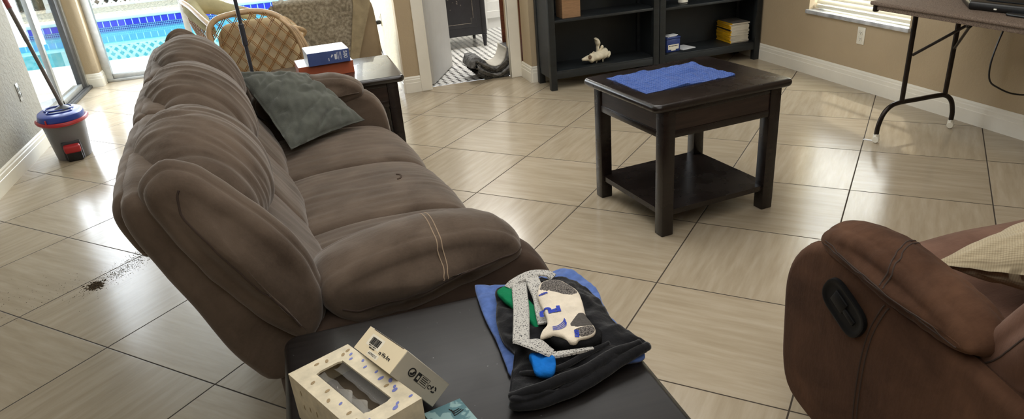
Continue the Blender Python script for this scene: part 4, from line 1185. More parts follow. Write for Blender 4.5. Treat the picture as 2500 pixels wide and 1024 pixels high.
# knitted letters, conformed to the sock
g = G()
def conform(gg, start, lift=.0012):
    for i in range(start, len(gg.v)):
        x, y, z = gg.v[i]; gg.v[i] = (x, y, on_sock(x, y, lift))
def fine(gg, maxlen=.0035):
    bm = bmesh.new(); vs = [bm.verts.new(v) for v in gg.v]
    for f in gg.f:
        try: bm.faces.new([vs[i] for i in f])
        except ValueError: pass
    bmesh.ops.remove_doubles(bm, verts=bm.verts, dist=1e-6)
    bmesh.ops.triangulate(bm, faces=bm.faces)
    for _ in range(5):
        es = [e for e in bm.edges if e.calc_length() > maxlen]
        if not es: break
        bmesh.ops.subdivide_edges(bm, edges=es, cuts=1)
        bmesh.ops.triangulate(bm, faces=bm.faces)
    bm.verts.index_update()
    gg.v = [tuple(v.co) for v in bm.verts]; gg.f = [[v.index for v in f.verts] for f in bm.faces]; gg.m = [0] * len(gg.f); bm.free()
text_geo(g, 'PU', .031, (.4020, 1.1830, 0), (-.97, .20, 0), (-.20, -.97, 0), .0, bold=.0018, sx=1.15)
text_geo(g, 'um', .016, (.3975, 1.0895, 0), (-.30, -.95, 0), (.95, -.30, 0), .0, bold=.0008)
fine(g); conform(g, 0, .0016)
build('lettering', g, M['ink_blue'], sk, smooth=False)
g = G()
for k in range(4):
    pth = catmull([(.3600 + .001 * k, 1.1085 + .0035 * k, 0), (.375, 1.1060 + .0040 * k, 0), (.387, 1.1110 + .0045 * k, 0), (.3925 + .0005 * k, 1.1210 + .0045 * k, 0)], 20, False)
    for p, q in zip(pth, pth[1:]):
        d_ = (q - p).normalized() * .0; s_ = Vector((-(q - p).y, (q - p).x, 0)).normalized() * .0009
        vs = [p + s_, q + s_, q - s_, p - s_]
        g.add([(a.x, a.y, on_sock(a.x, a.y, .0012)) for a in vs], [[0, 1, 2, 3]])
build('ankle_stripe', g, M['ink_blue'], sk, smooth=False)
g = G()
for k in range(7):
    x = .3772 + .0028 * k
    vs = [(x, 1.2395 + .0015 * (k % 2), 0), (x + .0024, 1.2390, 0), (x + .0024, 1.2462 - .0015 * (k % 2), 0), (x, 1.2455, 0)]
    g.add([(a, b, on_sock(a, b, .0012)) for a, b, _ in vs], [[0, 1, 2, 3]])
build('knit_mark', g, M['ink_blue'], sk, smooth=False)
# ================================================================== BOOKCASES
def bookcase(label, x0, x1, shelves, y0=5.303, y1=5.645, h=1.97):
    t = thing('bookcase', label, 'bookcase', ((x0 + x1) / 2, (y0 + y1) / 2, 0), 0, 'dark bookcases along the wall')
    w = (x1 - x0) / 2; d = (y1 - y0) / 2; L = .050
    for sx in (-1, 1):
        for sy in (-1, 1):
            x = sx * (w - L / 2); y = sy * (d - L / 2)
            build('leg', G().box((x - L / 2, y - L / 2, 0), (x + L / 2, y + L / 2, h - .03), .002), M['blackwood'], t)
        x = sx * (w - .016)
        build('side_panel', G().box((x - .009, -d + L, .13), (x + .009, d - L, h - .03)), M['blackwood'], t)
    build('back_panel', G().box((-w + .02, d - .014, .10), (w - .02, d - .006, h - .03)), M['blackback'], t)
    build('top_board', G().box((-w, -d - .015, h - .03), (w, d, h), .003), M['blackwood'], t)
    build('bottom_rail', G().box((-w + L, -d + .004, .088), (w - L, -d + .026, .138), .002).box((-w + .01, -d + L, .088), (-w + .03, d - L, .13)).box((w - .03, -d + L, .088), (w - .01, d - L, .13)), M['blackwood'], t)
    for z in shelves:
        build('shelf', G().box((-w + .026, -d + .006, z - .020), (w - .026, d - .015, z), .002), M['blackwood'], t)
    return t
bookcase('left dark bookcase holding the bone, nearer the bathroom door', 1.838, 2.772, (.150, .537, .92, 1.31, 1.67))
bookcase('right dark bookcase holding yellow magazines, in the room corner', 2.778, 3.712, (.150, .522, .90, 1.29, 1.65))

# cardboard box + paper
cb = thing('cardboard_box', 'brown cardboard box on the second shelf of the left bookcase', 'box', (2.045, 5.42, .537))
build('carton', G().box((-.075, -.07, .0005), (.075, .07, .19), .001, 1), M['kraft'], cb)
build('flap', G().add([(-.075, -.070, .125), (.075, -.070, .125), (.078, -.078, .188), (-.072, -.078, .19), (-.075, -.072, .125), (.075, -.072, .125), (.078, -.080, .188), (-.072, -.080, .19)], [[0, 1, 2, 3], [7, 6, 5, 4], [0, 4, 5, 1], [3, 2, 6, 7], [0, 3, 7, 4], [1, 5, 6, 2]]), M['kraft'], cb, smooth=False)
pp = thing('paper_sheet', 'white sheet of paper propped beside the cardboard box', 'paper', (2.15, 5.45, .537))
build('sheet', G().add([(-.03, .0, .12), (.03, .01, .135), (.085, .03, .25), (.01, .04, .27), (-.03, .002, .12), (.03, .012, .135), (.085, .032, .25), (.01, .042, .27)], [[0, 1, 2, 3], [7, 6, 5, 4], [0, 4, 5, 1], [1, 5, 6, 2], [2, 6, 7, 3], [3, 7, 4, 0]]), M['paper'], pp, smooth=False)
build('easel_back', G().box((-.01, .03, .0005), (.02, .045, .13), .002), M['kraft'], pp)

# bleached bone (vertebra / skull fragment)
bn = thing('animal_bone', 'bleached pelvis-like bone on the lowest shelf of the left bookcase', 'bone', (2.25, 5.40, .1505))
g = G()
P = catmull([(-.118, -.015, .042), (-.085, -.02, .048), (-.04, -.02, .050), (.01, -.015, .052), (.06, 0, .06), (.105, .01, .068)], 34, False)
g.tube(P, [.010 + .030 * math.sin(PI * min(1, .12 + .88 * i / 33) * .62) ** 1.2 + .006 * noise.noise(Vector((i * .3, 1, 1))) for i in range(34)], 18)
o = build('bone_body', g, M['bone'], bn, smooth='all')
displace(o, lambda c: .010 * noise.noise(c * 26) + .004 * noise.noise(c * 70))
g = G().tube(catmull([(.02, .0, .075), (.03, .01, .11), (.035, .015, .145), (.028, .015, .178), (.006, .012, .190)], 26, False), [.012 + .016 * max(0, math.sin(i / 25 * PI * .95)) + .020 * max(0, math.sin((i - 10) / 15 * PI)) * (i > 10) for i in range(26)], 14, flat=.35)
o = build('bone_wing', g, M['bone'], bn, smooth='all'); displace(o, lambda c: .004 * noise.noise(c * 40))
g = G().tube(catmull([(.04, .0, .085), (.06, -.005, .115), (.066, -.005, .135)], 14, False), [.014, .013, .012, .012, .011, .011, .010, .010, .010, .012, .013, .012, .009, .004], 12)
build('bone_knob', g, M['bone'], bn, smooth='all')
g = G().tube(catmull([(.08, .0, .06), (.11, .0, .055), (.128, .0, .05)], 14, False), [.026, .025, .024, .023, .023, .023, .024, .025, .026, .027, .028, .028, .026, .018], 16)
o = build('bone_socket', g, M['bone'], bn, smooth='all'); displace(o, lambda c: .004 * noise.noise(c * 50))
g = G().tube(catmull([(-.06, -.03, .07), (-.035, -.025, .082), (-.015, -.02, .10)], 14, False), [.006, .010, .012, .012, .011, .010, .010, .009, .008, .007, .006, .005, .004, .002], 10, flat=.5)
build('bone_spur', g, M['bone'], bn, smooth='all')
g = G().lathe([(.0, 0), (.004, .004), (.012, .03), (.018, .05)], 12, (.01, -.01)).lathe([(.0, .0), (.004, .004), (.008, .03), (.012, .045)], 10, (.065, -.01))
build('bone_foot', g, M['bone'], bn, smooth='all')
g = G(); g.lathe([(.0, 0), (.017, .002), (.014, .008), (0, .012)], 14)
build('bone_hollow', g, M['bone_dark'], bn, loc=(-.062, -.046, .062), rot=(math.radians(75), .3, .2))

# navy tin, card, magazines, jar on the right bookcase
tn = thing('navy_tin', 'navy blue tin with a white label on the low bookcase shelf', 'tin', (2.935, 5.42, .1505), .12)
build('tin_body', G().box((-.068, -.045, 0), (.068, .045, .105), .008), M['navy'], tn)
build('lid', G().box((-.070, -.047, .105), (.070, .047, .122), .006), M['navy'], tn)
build('paper_label', G().box((-.052, -.0462, .022), (.052, -.0452, .062), .0004, 1).box((-.022, -.0465, .012), (.022, -.0455, .046), .0004, 1), M['label_white'], tn)
g = G(); 
for k in range(7): flat_poly(g, rect(-.042 + .012 * k, .046, -.034 + .012 * k, .054), (0, -.0467, 0), (1, 0, 0), (0, 0, 1), .0003)
build('label_print', g, M['ink'], tn, smooth=False)
nd = thing('napkin_stack', 'small white folded papers lying on top of the navy tin', 'paper', (2.93, 5.42, .273), .2)
build('sheet', G().box((-.05, -.035, 0), (.045, .035, .006), .002), M['paper'], nd)
build('sheet', G().box((-.03, -.038, .0062), (.055, .025, .012), .002), M['paper'], nd)
cd = thing('white_card', 'white flat card lying on the low shelf beside the navy tin', 'card', (3.085, 5.47, .1505), .22)
build('card_sheet', G().box((-.068, -.075, 0), (.068, .075, .006), .001, 1), M['paper'], cd)
random.seed(5)
z = .1503; NM = 16
for i in range(NM):
    th = random.uniform(.0085, .0115)
    m_ = thing('magazine', 'yellow-spined magazine in the stack on the right bookcase', 'magazine', (3.560 + random.uniform(-.004, .004), 5.485 + random.uniform(-.004, .004), z), math.radians(-4) + random.uniform(-.03, .03), 'yellow-spined magazines stacked on the right bookcase')
    build('page_block', G().box((-.078, -.118, .0006), (.084, .118, th - .0006)), M['pages'], m_, smooth=False)
    build('cover', G().box((-.083, -.12, 0), (.085, .12, .0006)).box((-.083, -.12, th - .0006), (.085, .12, th)), M['mag_cover'] if i == NM - 1 else M['pages'], m_, smooth=False)
    build('spine', G().box((-.085, -.12, 0), (-.078, .12, th), .001, 1), M['yellow'] if i != 10 else M['ink'], m_, smooth=False)
    z += th + .0002
random.seed(7)
jr = thing('white_jar', 'white lidded jar on the second shelf of the right bookcase', 'jar', (3.03, 5.40, .5225))
build('jar_body', G().lathe([(.035, 0), (.040, .004), (.041, .06), (.036, .072)], 28), M['white_plastic'], jr)
build('lid', G().lathe([(.040, .0705), (.042, .073), (.042, .092), (.038, .096)], 28), M['alu'], jr)
build('jar_label', G().lathe([(.0413, .006), (.0416, .008), (.0416, .012), (.0413, .014)], 28, cap=False), M['ink'], jr)

# ================================================================== FOLDING TABLE
ft = thing('folding_table', 'brown folding table on dark tubular legs along the right wall', 'table', (3.30, 2.35, 0))
ZT = .765
tp = [(-.29, -1.0), (.30, -1.0), (.30, 1.0), (-.29, 1.0)]
build('tabletop', slab(rounded_rect(-.29, -1.0, .33, 1.0, .03), ZT - .018, ZT, .006), M['granite'], ft)
build('apron_rim', slab(rounded_rect(-.276, -.985, .316, .985, .03), ZT - .043, ZT - .018, .002), M['granite'], ft)
build('corner_foot', G().lathe([(.012, ZT - .052), (.016, ZT - .048), (.016, ZT - .02)], 12, (-.27, .955)), M['bronze'], ft)
for sgn in (1, -1):
    yl = .833 * sgn
    lg = build('leg_frame', G().tube(catmull([(-.255, yl, .045), (-.250, yl, .10), (-.225, yl, .165), (-.18, yl, .203), (-.12, yl, .213), (0, yl, .213), (.14, yl, .213), (.20, yl, .203), (.245, yl, .165), (.268, yl, .10), (.270, yl, .045)], 44, False), .0135, 12), M['bronze'], ft)
    for x in (-.113, .188):
        build('leg', G().tube([(x, yl, .21), (x, yl, ZT - .043)], .0135, 12), M['bronze'], lg)
    build('cross_bar', G().tube([(-.113, yl, ZT - .055), (.188, yl, ZT - .055)], .009, 8), M['bronze'], lg)
    for x in (-.255, .270):
        cst = build('caster', G().box((x - .014, yl - .015, .012), (x + .014, yl + .012, .050), .005), M['white_plastic'], ft)
        build('wheel', G().lathe([(.004, -.011), (.017, -.011), (.019, -.006), (.019, .006), (.017, .011), (.004, .011)], 18), M['white_plastic'], cst, loc=(x - .006, yl - .008, .0195), rot=(0, PI / 2, .5))
    ye = yl - .30 * sgn
    br = build('brace', G().tube([(-.105, yl - .012 * sgn, .478), (.03, yl - .21 * sgn, .655)], .008, 8).tube([(.180, yl - .012 * sgn, .478), (.045, yl - .21 * sgn, .655)], .008, 8), M['bronze'], ft)
    build('brace_link', G().tube([(.0375, yl - .195 * sgn, .648), (.0375, ye - .1 * sgn, ZT - .05)], .009, 8), M['bronze'], br)
    build('locking_ring', G().tube([(.0375 + .019 * math.cos(a), yl - .205 * sgn, .652 + .019 * math.sin(a)) for a in [2 * PI * k / 16 for k in range(16)]], .005, 6, closed=True), M['alu_dark'], br)
lp = thing('dark_device', 'black slab-shaped electronic device on the brown folding table', 'device', (0, 0, ZT))
dp = [(3.142, 2.83), (3.150, 2.80), (3.188, 2.40), (3.205, 2.385), (3.56, 2.43), (3.57, 2.45), (3.52, 3.04), (3.505, 3.05), (3.305, 3.03)]
dslab = slab(dp, .001, .040, .010)
build('casing', dslab, M['black_plastic'], lp)
build('indicator_light', G().box((3.158, 2.69, .012), (3.163, 2.705, .018), .0005, 1), M['white_plastic'], lp)
build('screen_panel', slab([(3.20, 2.78), (3.235, 2.44), (3.53, 2.48), (3.48, 2.99), (3.32, 2.98)], .0395, .046, .002), M['latch'], lp)
build('stand_foot', slab(rounded_rect(3.125, 2.30, 3.23, 2.62, .02), .001, .012, .004), M['black_plastic'], lp)
cbl = build('black_cable', G().tube(catmull([(3.13, 2.60, .728), (3.105, 2.6, .65), (3.088, 2.60, .55), (3.105, 2.60, .47), (3.17, 2.6, .425), (3.26, 2.59, .385), (3.36, 2.57, .375), (3.5, 2.54, .42), (3.66, 2.52, .60), (3.70, 2.5, .70)], 60, False), .0042, 7), M['black_plastic'])
tag(cbl, 'black cord hanging in a loop under the brown folding table', 'cord')
o = build('tape_scrap', puddle([(3.025, 3.255), (3.045, 3.235), (3.062, 3.205), (3.05, 3.192), (3.035, 3.215), (3.018, 3.245)], .0005, .003, N=30, K=4, wr=.002, seed=3), M['paper'])
tag(o, 'crumpled scrap of clear tape on the floor by the folding table wheel', 'tape')
# ================================================================== MOP BUCKET
mb = thing('mop_bucket', 'grey oval mop bucket with blue wringer lid, standing by the left wall', 'bucket', (-1.69, 5.62, 0), math.radians(14))
mb.scale = (1.04, 1.04, 1.10)
def oval_ring(rx, ry, z, n=44, ex=.8): return [(rx * abs(math.cos(a)) ** ex * (1 if math.cos(a) > 0 else -1), ry * abs(math.sin(a)) ** ex * (1 if math.sin(a) > 0 else -1), z) for a in [2 * PI * i / n for i in range(n)]]
def rings_geo(rings, cap0=True, cap1=True):
    n = len(rings[0]); vs = [p for r in rings for p in r]; fs = []
    for k in range(len(rings) - 1):
        for i in range(n): fs.append([k * n + i, k * n + (i + 1) % n, (k + 1) * n + (i + 1) % n, (k + 1) * n + i])
    if cap0: fs.append(list(range(n))[::-1])
    if cap1: fs.append([(len(rings) - 1) * n + i for i in range(n)])
    return G().add(vs, fs)
BX, BY = .136, .180
build('bucket_body', rings_geo([oval_ring(BX * .76, BY * .80, .001), oval_ring(BX * .79, BY * .83, .012), oval_ring(BX * .96, BY * .97, .225), oval_ring(BX, BY, .235), oval_ring(BX, BY, .250)]), M['grey_plastic'], mb)
lid = build('wringer_lid', rings_geo([oval_ring(BX * 1.03, BY * 1.02, .250), oval_ring(BX * 1.05, BY * 1.04, .262), oval_ring(BX * 1.0, BY * 1.0, .285), oval_ring(BX * .90, BY * .93, .292)]), M['blue_plastic'], mb)
dark = simple('dark_blue_opening', srgb(20, 34, 96), .5, var=.2)
build('lid_opening', rings_geo([[(x, y - .045, .2925) for x, y, _ in oval_ring(.070, .044, 0)], [(x, y - .045, .294) for x, y, _ in oval_ring(.064, .039, 0)]]), M['dgrey_plastic'], lid)
build('wringer_basket', rings_geo([[(x - .004, y + .055, .2925) for x, y, _ in oval_ring(.082, .070, 0)], [(x - .004, y + .055, .294) for x, y, _ in oval_ring(.076, .064, 0)]]), dark, lid)
build('basket_rim', G().tube([(x - .004, y + .055, .296) for x, y, _ in oval_ring(.086, .074, 0)], .0065, 8, closed=True).tube([(x, y - .045, .295) for x, y, _ in oval_ring(.076, .049, 0)], .005, 8, closed=True), M['blue_plastic'], lid)
# red carry handle resting round the rim
pts = [(BX * 1.10 * math.cos(a), BY * 1.09 * math.sin(a), .246 - .008 * math.sin(-a)) for a in [PI + (PI) * i / 40 for i in range(41)]]
build('carry_handle', G().tube(pts, .0125, 8, flat=1.0), M['red_plastic'], mb)
for x in (-1, 1): build('handle_hinge', G().lathe([(.0, -.01), (.014, -.01), (.014, .01), (0, .01)], 14), M['red_plastic'], mb, loc=(x * BX * 1.07, .0, .244), rot=(0, PI / 2, 0))
for dx in (-.010, .010): build('handle_clip', G().box((-.075 + dx * 1.6 - .005, -BY * .93, .235), (-.075 + dx * 1.6 + .005, -BY * .86, .275), .003), M['red_plastic'], mb)
# drain / foot pedal
rec = build('pedal_recess', G().box((-.055, -BY * .93, .001), (.062, -BY * .70, .125), .012), M['dgrey_plastic'], mb)
ped = build('pedal_housing', G().box((-.040, -BY * 1.06, .0), (.052, -BY * .80, .062), .008), M['black_plastic'], mb)
build('red_pedal', G().box((-.050, -.022, -.026), (.050, .022, .026), .014, 3), M['red_plastic'], ped, loc=(.004, -BY * 1.02, .082), rot=(.35, 0, 0))
# mop pole
mp = thing('spin_mop', 'spin mop with dark pole and red grip standing in the bucket', 'mop', (0, 0, 0))
A, B = Vector((-1.672, 5.655, .328)), Vector((-1.872, 5.953, 1.048))
C_ = A + (B - A) * 1.26
build('pole', G().tube([A, B], .0135, 12).tube([A.lerp(B, .62), A.lerp(B, .96)], .0155, 12), M['mop_pole'], mp)
build('grip', G().tube([B - (B - A) * .08, B, C_.lerp(B, .5), C_], .0175, 12), simple('maroon_grip', srgb(120, 40, 40), .5, var=.1), mp)
build('mop_head', G().lathe([(.052, .3255), (.054, .330), (.030, .342), (.016, .349)], 22, (A.x, A.y)), M['dgrey_plastic'], mp)

# ================================================================== DARK POLE
pl = thing('metal_pole', 'thin black upright metal pole between the sofa end and the rattan chair', 'pole', (-.292, 4.42, 0))
build('pole', G().tube([(0, 0, .02), (0, 0, 1.72)], .0105, 12), M['pole_grey'], pl)
build('joint_collar', G().lathe([(.0105, .78), (.0150, .785), (.0150, .90), (.0105, .905)], 14), M['pole_grey'], pl)
build('base', G().lathe([(.09, 0), (.095, .006), (.088, .016), (.02, .024)], 30), M['black_metal'], pl)

# ================================================================== SIDE TABLE BOXES
zs = .6205
b1 = thing('orange_box', 'flat terracotta box with a white top under the blue box on the far end table', 'box', (.108, 4.18, zs), math.radians(4))
build('carton', G().box((-.148, -.115, 0), (.148, .115, .067), .001, 1), M['orange'], b1)
build('box_top', G().box((-.1475, -.1145, .066), (.1475, .1145, .0676), .0005, 1), M['box_white'], b1)
b2 = thing('puzzle_box', 'blue puzzle box marked 500 stacked on the terracotta box', 'box', (.130, 4.158, zs + .0682), math.radians(4.5))
build('carton', G().box((-.112, -.112, 0), (.112, .112, .068), .001, 1), M['puzzle_blue'], b2)
build('box_top', G().box((-.1115, -.1115, .067), (.1115, .1115, .0686), .0005, 1), M['box_white'], b2)
build('side_print', G().box((-.1126, -.111, .001), (-.1115, .111, .067)), M['box_white'], b2)
g = G(); yf = -.1124
text_geo(g, '500', .028, (.080, yf, .060), (0, 0, -1), (1, 0, 0), .0002, bold=.0006, sx=.95)
for k in range(4):
    x = .064 - .006 * k * (1 if k < 2 else 1.2)
    flat_poly(g, rect(.008, 0, .050 - .006 * (k % 2), .0022), (x, yf, .066), (0, 0, -1), (1, 0, 0), .0003)
flat_poly(g, rect(.018, 0, .046, .011), (.030, yf, .066), (0, 0, -1), (1, 0, 0), .0003)
flat_poly(g, [(.016, 0), (.030, -.008), (.034, -.004), (.022, .006)], (.018, yf, .066), (0, 0, -1), (1, 0, 0), .0003)
flat_poly(g, rect(.034, 0, .050, .004), (-.004, yf, .066), (0, 0, -1), (1, 0, 0), .0003)
build('lettering', g, M['box_white'], b2, smooth=False)
# basket on the lower shelf
bs = thing('woven_basket', 'dark woven basket on the lower shelf of the far end table', 'basket', (SIDEC[0], SIDEC[1], .1205))
build('basket_body', rings_geo([oval_ring(.235, .225, 0, ex=.35), oval_ring(.240, .23, .15, ex=.35), oval_ring(.242, .232, .30, ex=.35), oval_ring(.228, .22, .30, ex=.35), oval_ring(.225, .215, .05, ex=.35)]), M['basket'], bs)
build('basket_rim', G().tube([(x, y, .302) for x, y, _ in oval_ring(.237, .227, 0, ex=.35)], .008, 8, closed=True), M['basket'], bs)

# ================================================================== RATTAN CHAIR
rt = thing('rattan_chair', 'honey rattan tub chair with crossed cane lattice and tan cushion, behind the sofa', 'chair', (0, 0, 1.4669 * .067))
rt.scale = (.933, .933, .933)
hoop = [(-.47, 5.19, .43), (-.525, 5.19, .60), (-.553, 5.19, .74), (-.530, 5.19, .815), (-.45, 5.20, .860), (-.25, 5.215, .872), (-.11, 5.20, .830), (-.035, 5.19, .74), (.012, 5.19, .62), (.015, 5.19, .50), (-.005, 5.19, .43)]
H_ = catmull(hoop, 90, False)
build('back_hoop', G().tube(H_, .0185, 12), M['rattan'], rt, smooth='all')
armL = [(-.525, 5.205, .80), (-.60, 5.38, .855), (-.67, 5.56, .905), (-.722, 5.68, .930), (-.735, 5.76, .925), (-.725, 5.80, .86), (-.66, 5.75, .66), (-.58, 5.62, .44)]
AL = catmull(armL, 60, False)
build('arm_rail', G().tube(AL, .0165, 12), M['rattan'], rt, smooth='all')
armL2 = [(-.735, 5.75, .935), (-.58, 5.80, .90), (-.40, 5.82, .845), (-.22, 5.80, .785), (-.05, 5.76, .72), (.02, 5.70, .62), (.03, 5.55, .52)]
build('front_rail', G().tube(catmull(armL2, 60, False), .0165, 12), M['rattan'], rt, smooth='all')
armR = [(-.035, 5.205, .745), (.03, 5.36, .70), (.055, 5.55, .65), (.03, 5.70, .60)]
build('arm_rail', G().tube(catmull(armR, 40, False), .0165, 12), M['rattan'], rt, smooth='all')
for k in range(3):
    build('wrapped_post', G().tube(catmull([(-.092 + .016 * k, 5.19, .812 - .02 * k), (-.022 + .012 * k, 5.178, .72), (.016 + .016 * k, 5.17, .60), (.022 + .018 * k, 5.17, .50), (.012 + .016 * k, 5.18, .40)], 30, False), .0135, 10), M['rattan'], rt, smooth='all')
ring_ = [(-.24 + .262 * math.cos(a), 5.46 + .275 * math.sin(a), .418) for a in [2 * PI * i / 40 for i in range(40)]]
build('seat_ring', G().tube(ring_, .022, 10, closed=True).tube([(x, y, .375) for x, y, z in ring_], .016, 8, closed=True), M['rattan'], rt, smooth='all')
build('pedestal', G().tube([(-.24 + .22 * math.cos(a), 5.46 + .23 * math.sin(a), -.083) for a in [2 * PI * i / 40 for i in range(40)]], .02, 10, closed=True), M['rattan'], rt, smooth='all')
for k in range(6):
    a = 2 * PI * k / 6 + .3
    build('pedestal_strut', G().tube(catmull([(-.24 + .22 * math.cos(a), 5.46 + .23 * math.sin(a), -.083), (-.24 + .15 * math.cos(a), 5.46 + .16 * math.sin(a), .20), (-.24 + .24 * math.cos(a), 5.46 + .25 * math.sin(a), .40)], 18, False), .013, 8), M['rattan'], rt)
def in_poly(x, z, P):
    c = False; n = len(P)
    for i in range(n):
        x1, z1 = P[i]; x2, z2 = P[(i + 1) % n]
        if (z1 > z) != (z2 > z) and x < (x2 - x1) * (z - z1) / (z2 - z1) + x1: c = not c
    return c
HP = [(p.x, p.z) for p in H_]
g = G()
def bowl(x, z): return 5.195 - .045 * math.sin(PI * min(max((z - .43) / .44, 0), 1)) * math.sin(PI * min(max((x + .55) / .57, 0), 1))
for sg in (1, -1):
    for k in range(-14, 18):
        for off in (0, .013):
            run = []
            for i in range(121):
                z = .43 + .45 * i / 120
                x = -.27 + k * .083 + off + sg * (z - .65) * .80
                if in_poly(x, z, HP): run.append(Vector((x, bowl(x, z) + sg * .003, z)))
                else:
                    if len(run) > 4: g.tube(run[::4] + ([run[-1]] if (len(run) - 1) % 4 else []), .0032, 5)
                    run = []
            if len(run) > 4: g.tube(run[::4] + ([run[-1]] if (len(run) - 1) % 4 else []), .0032, 5)
o = build('cane_lattice', g, M['cane'], rt, smooth='all')
# lattice wing between the left arm rail and the seat ring
top = catmull(armL[:5], 40, False); bot = catmull([(-.46, 5.20, .43), (-.50, 5.33, .43), (-.53, 5.46, .43), (-.56, 5.58, .44), (-.62, 5.70, .58)], 40, False)
g = G()
for sg in (1, -1):
    for k in range(-9, 10):
        for off in (0, .018):
            run = []
            for i in range(41):
                v = i / 40; u = .1 * k + off + (v if sg > 0 else 1 - v) * .62
                if 0 <= u <= 1:
                    j = min(int(u * 39), 38); f = u * 39 - j
                    a = top[j].lerp(top[j + 1], f); b = bot[j].lerp(bot[j + 1], f)
                    run.append(b.lerp(a, v) + Vector((-.03 * math.sin(PI * v), 0, 0)))
            if len(run) > 4: g.tube(run[::3], .0032, 5)
build('cane_lattice', g, M['cane'], rt, smooth='all')
# cushions
cs = [(5.225, .435), (5.215, .56), (5.235, .70), (5.27, .785), (5.32, .80), (5.37, .74), (5.40, .60), (5.41, .47), (5.35, .425)]
o = build('back_cushion', loft(cs, -.505, -.005, .10, lambda a, b, s: (s, a, b), N=56, M=40, E=8, crown=.01, bulge=.02), M['cushion_tan'], rt, smooth='all')
displace(o, lambda c: -.022 * max(0, 1 - min(math.hypot(c.x - cx, c.z - cz) for cx, cz in ((-.36, .60), (-.14, .60), (-.25, .72), (-.25, .50), (-.45, .70), (-.06, .72))) / .09) + .008 * noise.noise(c * 9))
build('cushion_button', G().lathe([(0, -.006), (.016, -.004), (.016, .004), (0, .008)], 14), M['cushion_tan'], o, loc=(-.175, 5.205, .735), rot=(PI / 2, 0, 0))
cs2 = [(-.03, .0), (-.035, .05), (.0, .085), (.05, .08), (.07, .03), (.05, -.03), (.0, -.04)]
AP = catmull([(-.545, 5.30, .77), (-.60, 5.45, .82), (-.655, 5.60, .865), (-.665, 5.70, .885), (-.56, 5.74, .88), (-.42, 5.76, .83), (-.27, 5.74, .76)], 40, False)
g = G().tube(AP, [.028 + .030 * math.sin(PI * min(max(i / 39, .05), .95)) for i in range(40)], 14)
o = build('arm_cushion', g, M['cushion_sage'], rt, smooth='all'); displace(o, lambda c: .008 * noise.noise(c * 14))
o = build('seat_cushion', loft([(5.24, .40), (5.24, .47), (5.45, .50), (5.70, .48), (5.72, .42)], -.47, .0, .06, lambda a, b, s: (s, a, b), N=40, M=20), M['cushion_sage'], rt, smooth='all')

# ================================================================== ARMCHAIR WITH THROW
ac = thing('upholstered_armchair', 'taupe upholstered armchair seen from behind, beside the side wall', 'armchair', (0, 0, -1.4669 * .09))
ac.scale = (1.09, 1.09, 1.09)
ab = [(5.08, .17), (5.06, .30), (5.04, .55), (5.03, .78), (5.05, .875), (5.10, .905), (5.17, .895), (5.21, .80), (5.22, .55), (5.24, .30), (5.24, .17)]
def acf(a, b, s):
    # the back widens towards the floor on its outer side
    k = (s - .02) / .52
    w = -.030 * max(0, (b - .78) / .12) ** 2 * max(0, k)
    return (s + w, a + .035 * (abs(k - .5) * 2) ** 2, b)
o = build('backrest', loft(ab, .02, .528, .07, acf, N=64, M=30, E=8, crown=.012, bulge=.015), M['taupe'], ac, smooth='all')
for x0, x1 in ((-.10, .02), (.43, .530)):
    build('arm', loft([(5.14, .18), (5.14, .50), (5.2, .56), (5.6, .56), (5.72, .52), (5.74, .18)], x0, x1, .05, lambda a, b, s: (s, a, b), N=48, M=10, crown=.01), M['taupe'], ac, smooth='all')
build('seat_cushion', loft([(5.22, .26), (5.22, .42), (5.4, .45), (5.7, .44), (5.74, .38), (5.72, .26)], .025, .425, .05, lambda a, b, s: (s, a, b), N=48, M=16, crown=.01), M['taupe'], ac, smooth='all')
build('base', G().box((-.06, 5.16, .17), (.50, 5.70, .30), .02), M['taupe'], ac)
for x in (-.02, .47):
    for y in (5.22, 5.66): build('foot', G().lathe([(.018, .1212), (.026, .18)], 12, (x, y)), M['black_plastic'], ac)
# the throw: front sheet hanging over the back
def drape(x0f, x1f, zt, zb, y_off, nx=40, nz=50, amp=.006, seed=0, over=.16):
    vs = []; fs = []
    for i in range(nz + 1):
        t = i / nz
        for j in range(nx + 1):
            u = j / nx
            L = (zt - zb) + over
            d = t * L
            if d < over: z = zt + .012 * math.sin(PI * d / over); y = 5.20 - (5.20 - 5.025) * d / over
            else:
                z = zt - (d - over); y = 5.025 + .05 * (zt - z)
            x = x0f(z) * (1 - u) + x1f(z) * u
            y = y - y_off + amp * noise.noise(Vector((x * 9, z * 5, seed))) + amp * .7 * noise.noise(Vector((x * 26, z * 6, seed + 3)))
            z += .004 * noise.noise(Vector((x * 11, 0, seed)))
            vs.append((x, y, z))
    k = len(vs); vs += [(a, b + .006, c - .002) for a, b, c in vs]
    W = nx + 1
    for i in range(nz):
        for j in range(nx):
            q = i * W + j
            fs.append([q, q + 1, q + W + 1, q + W]); fs.append([k + q, k + q + W, k + q + W + 1, k + q + 1])
    rim = list(range(W)) + [i * W + nx for i in range(1, nz + 1)] + [nz * W + j for j in range(nx - 1, -1, -1)] + [i * W for i in range(nz - 1, 0, -1)]
    for a_, b_ in zip(rim, rim[1:] + rim[:1]): fs.append([a_, k + a_, k + b_, b_])
    return G().add(vs, fs)
th = thing('throw_blanket', 'floral grey-beige tapestry throw draped over the back of the taupe armchair', 'throw', (0, 0, -1.4669 * .09))
th.scale = (1.09, 1.09, 1.09)
build('patterned_panel', drape(lambda z: -.115 + .10 * max(0, .84 - z), lambda z: .40 - .20 * max(0, .87 - z), .918, .40, .036, amp=.007), M['throw'], th, smooth='all')
build('plain_border', drape(lambda z: .385 - .21 * max(0, .87 - z), lambda z: .498 - .375 * max(0, .86 - z), .918, .40, .043, nx=14, amp=.005, seed=4), M['throw_edge'], th, smooth='all')
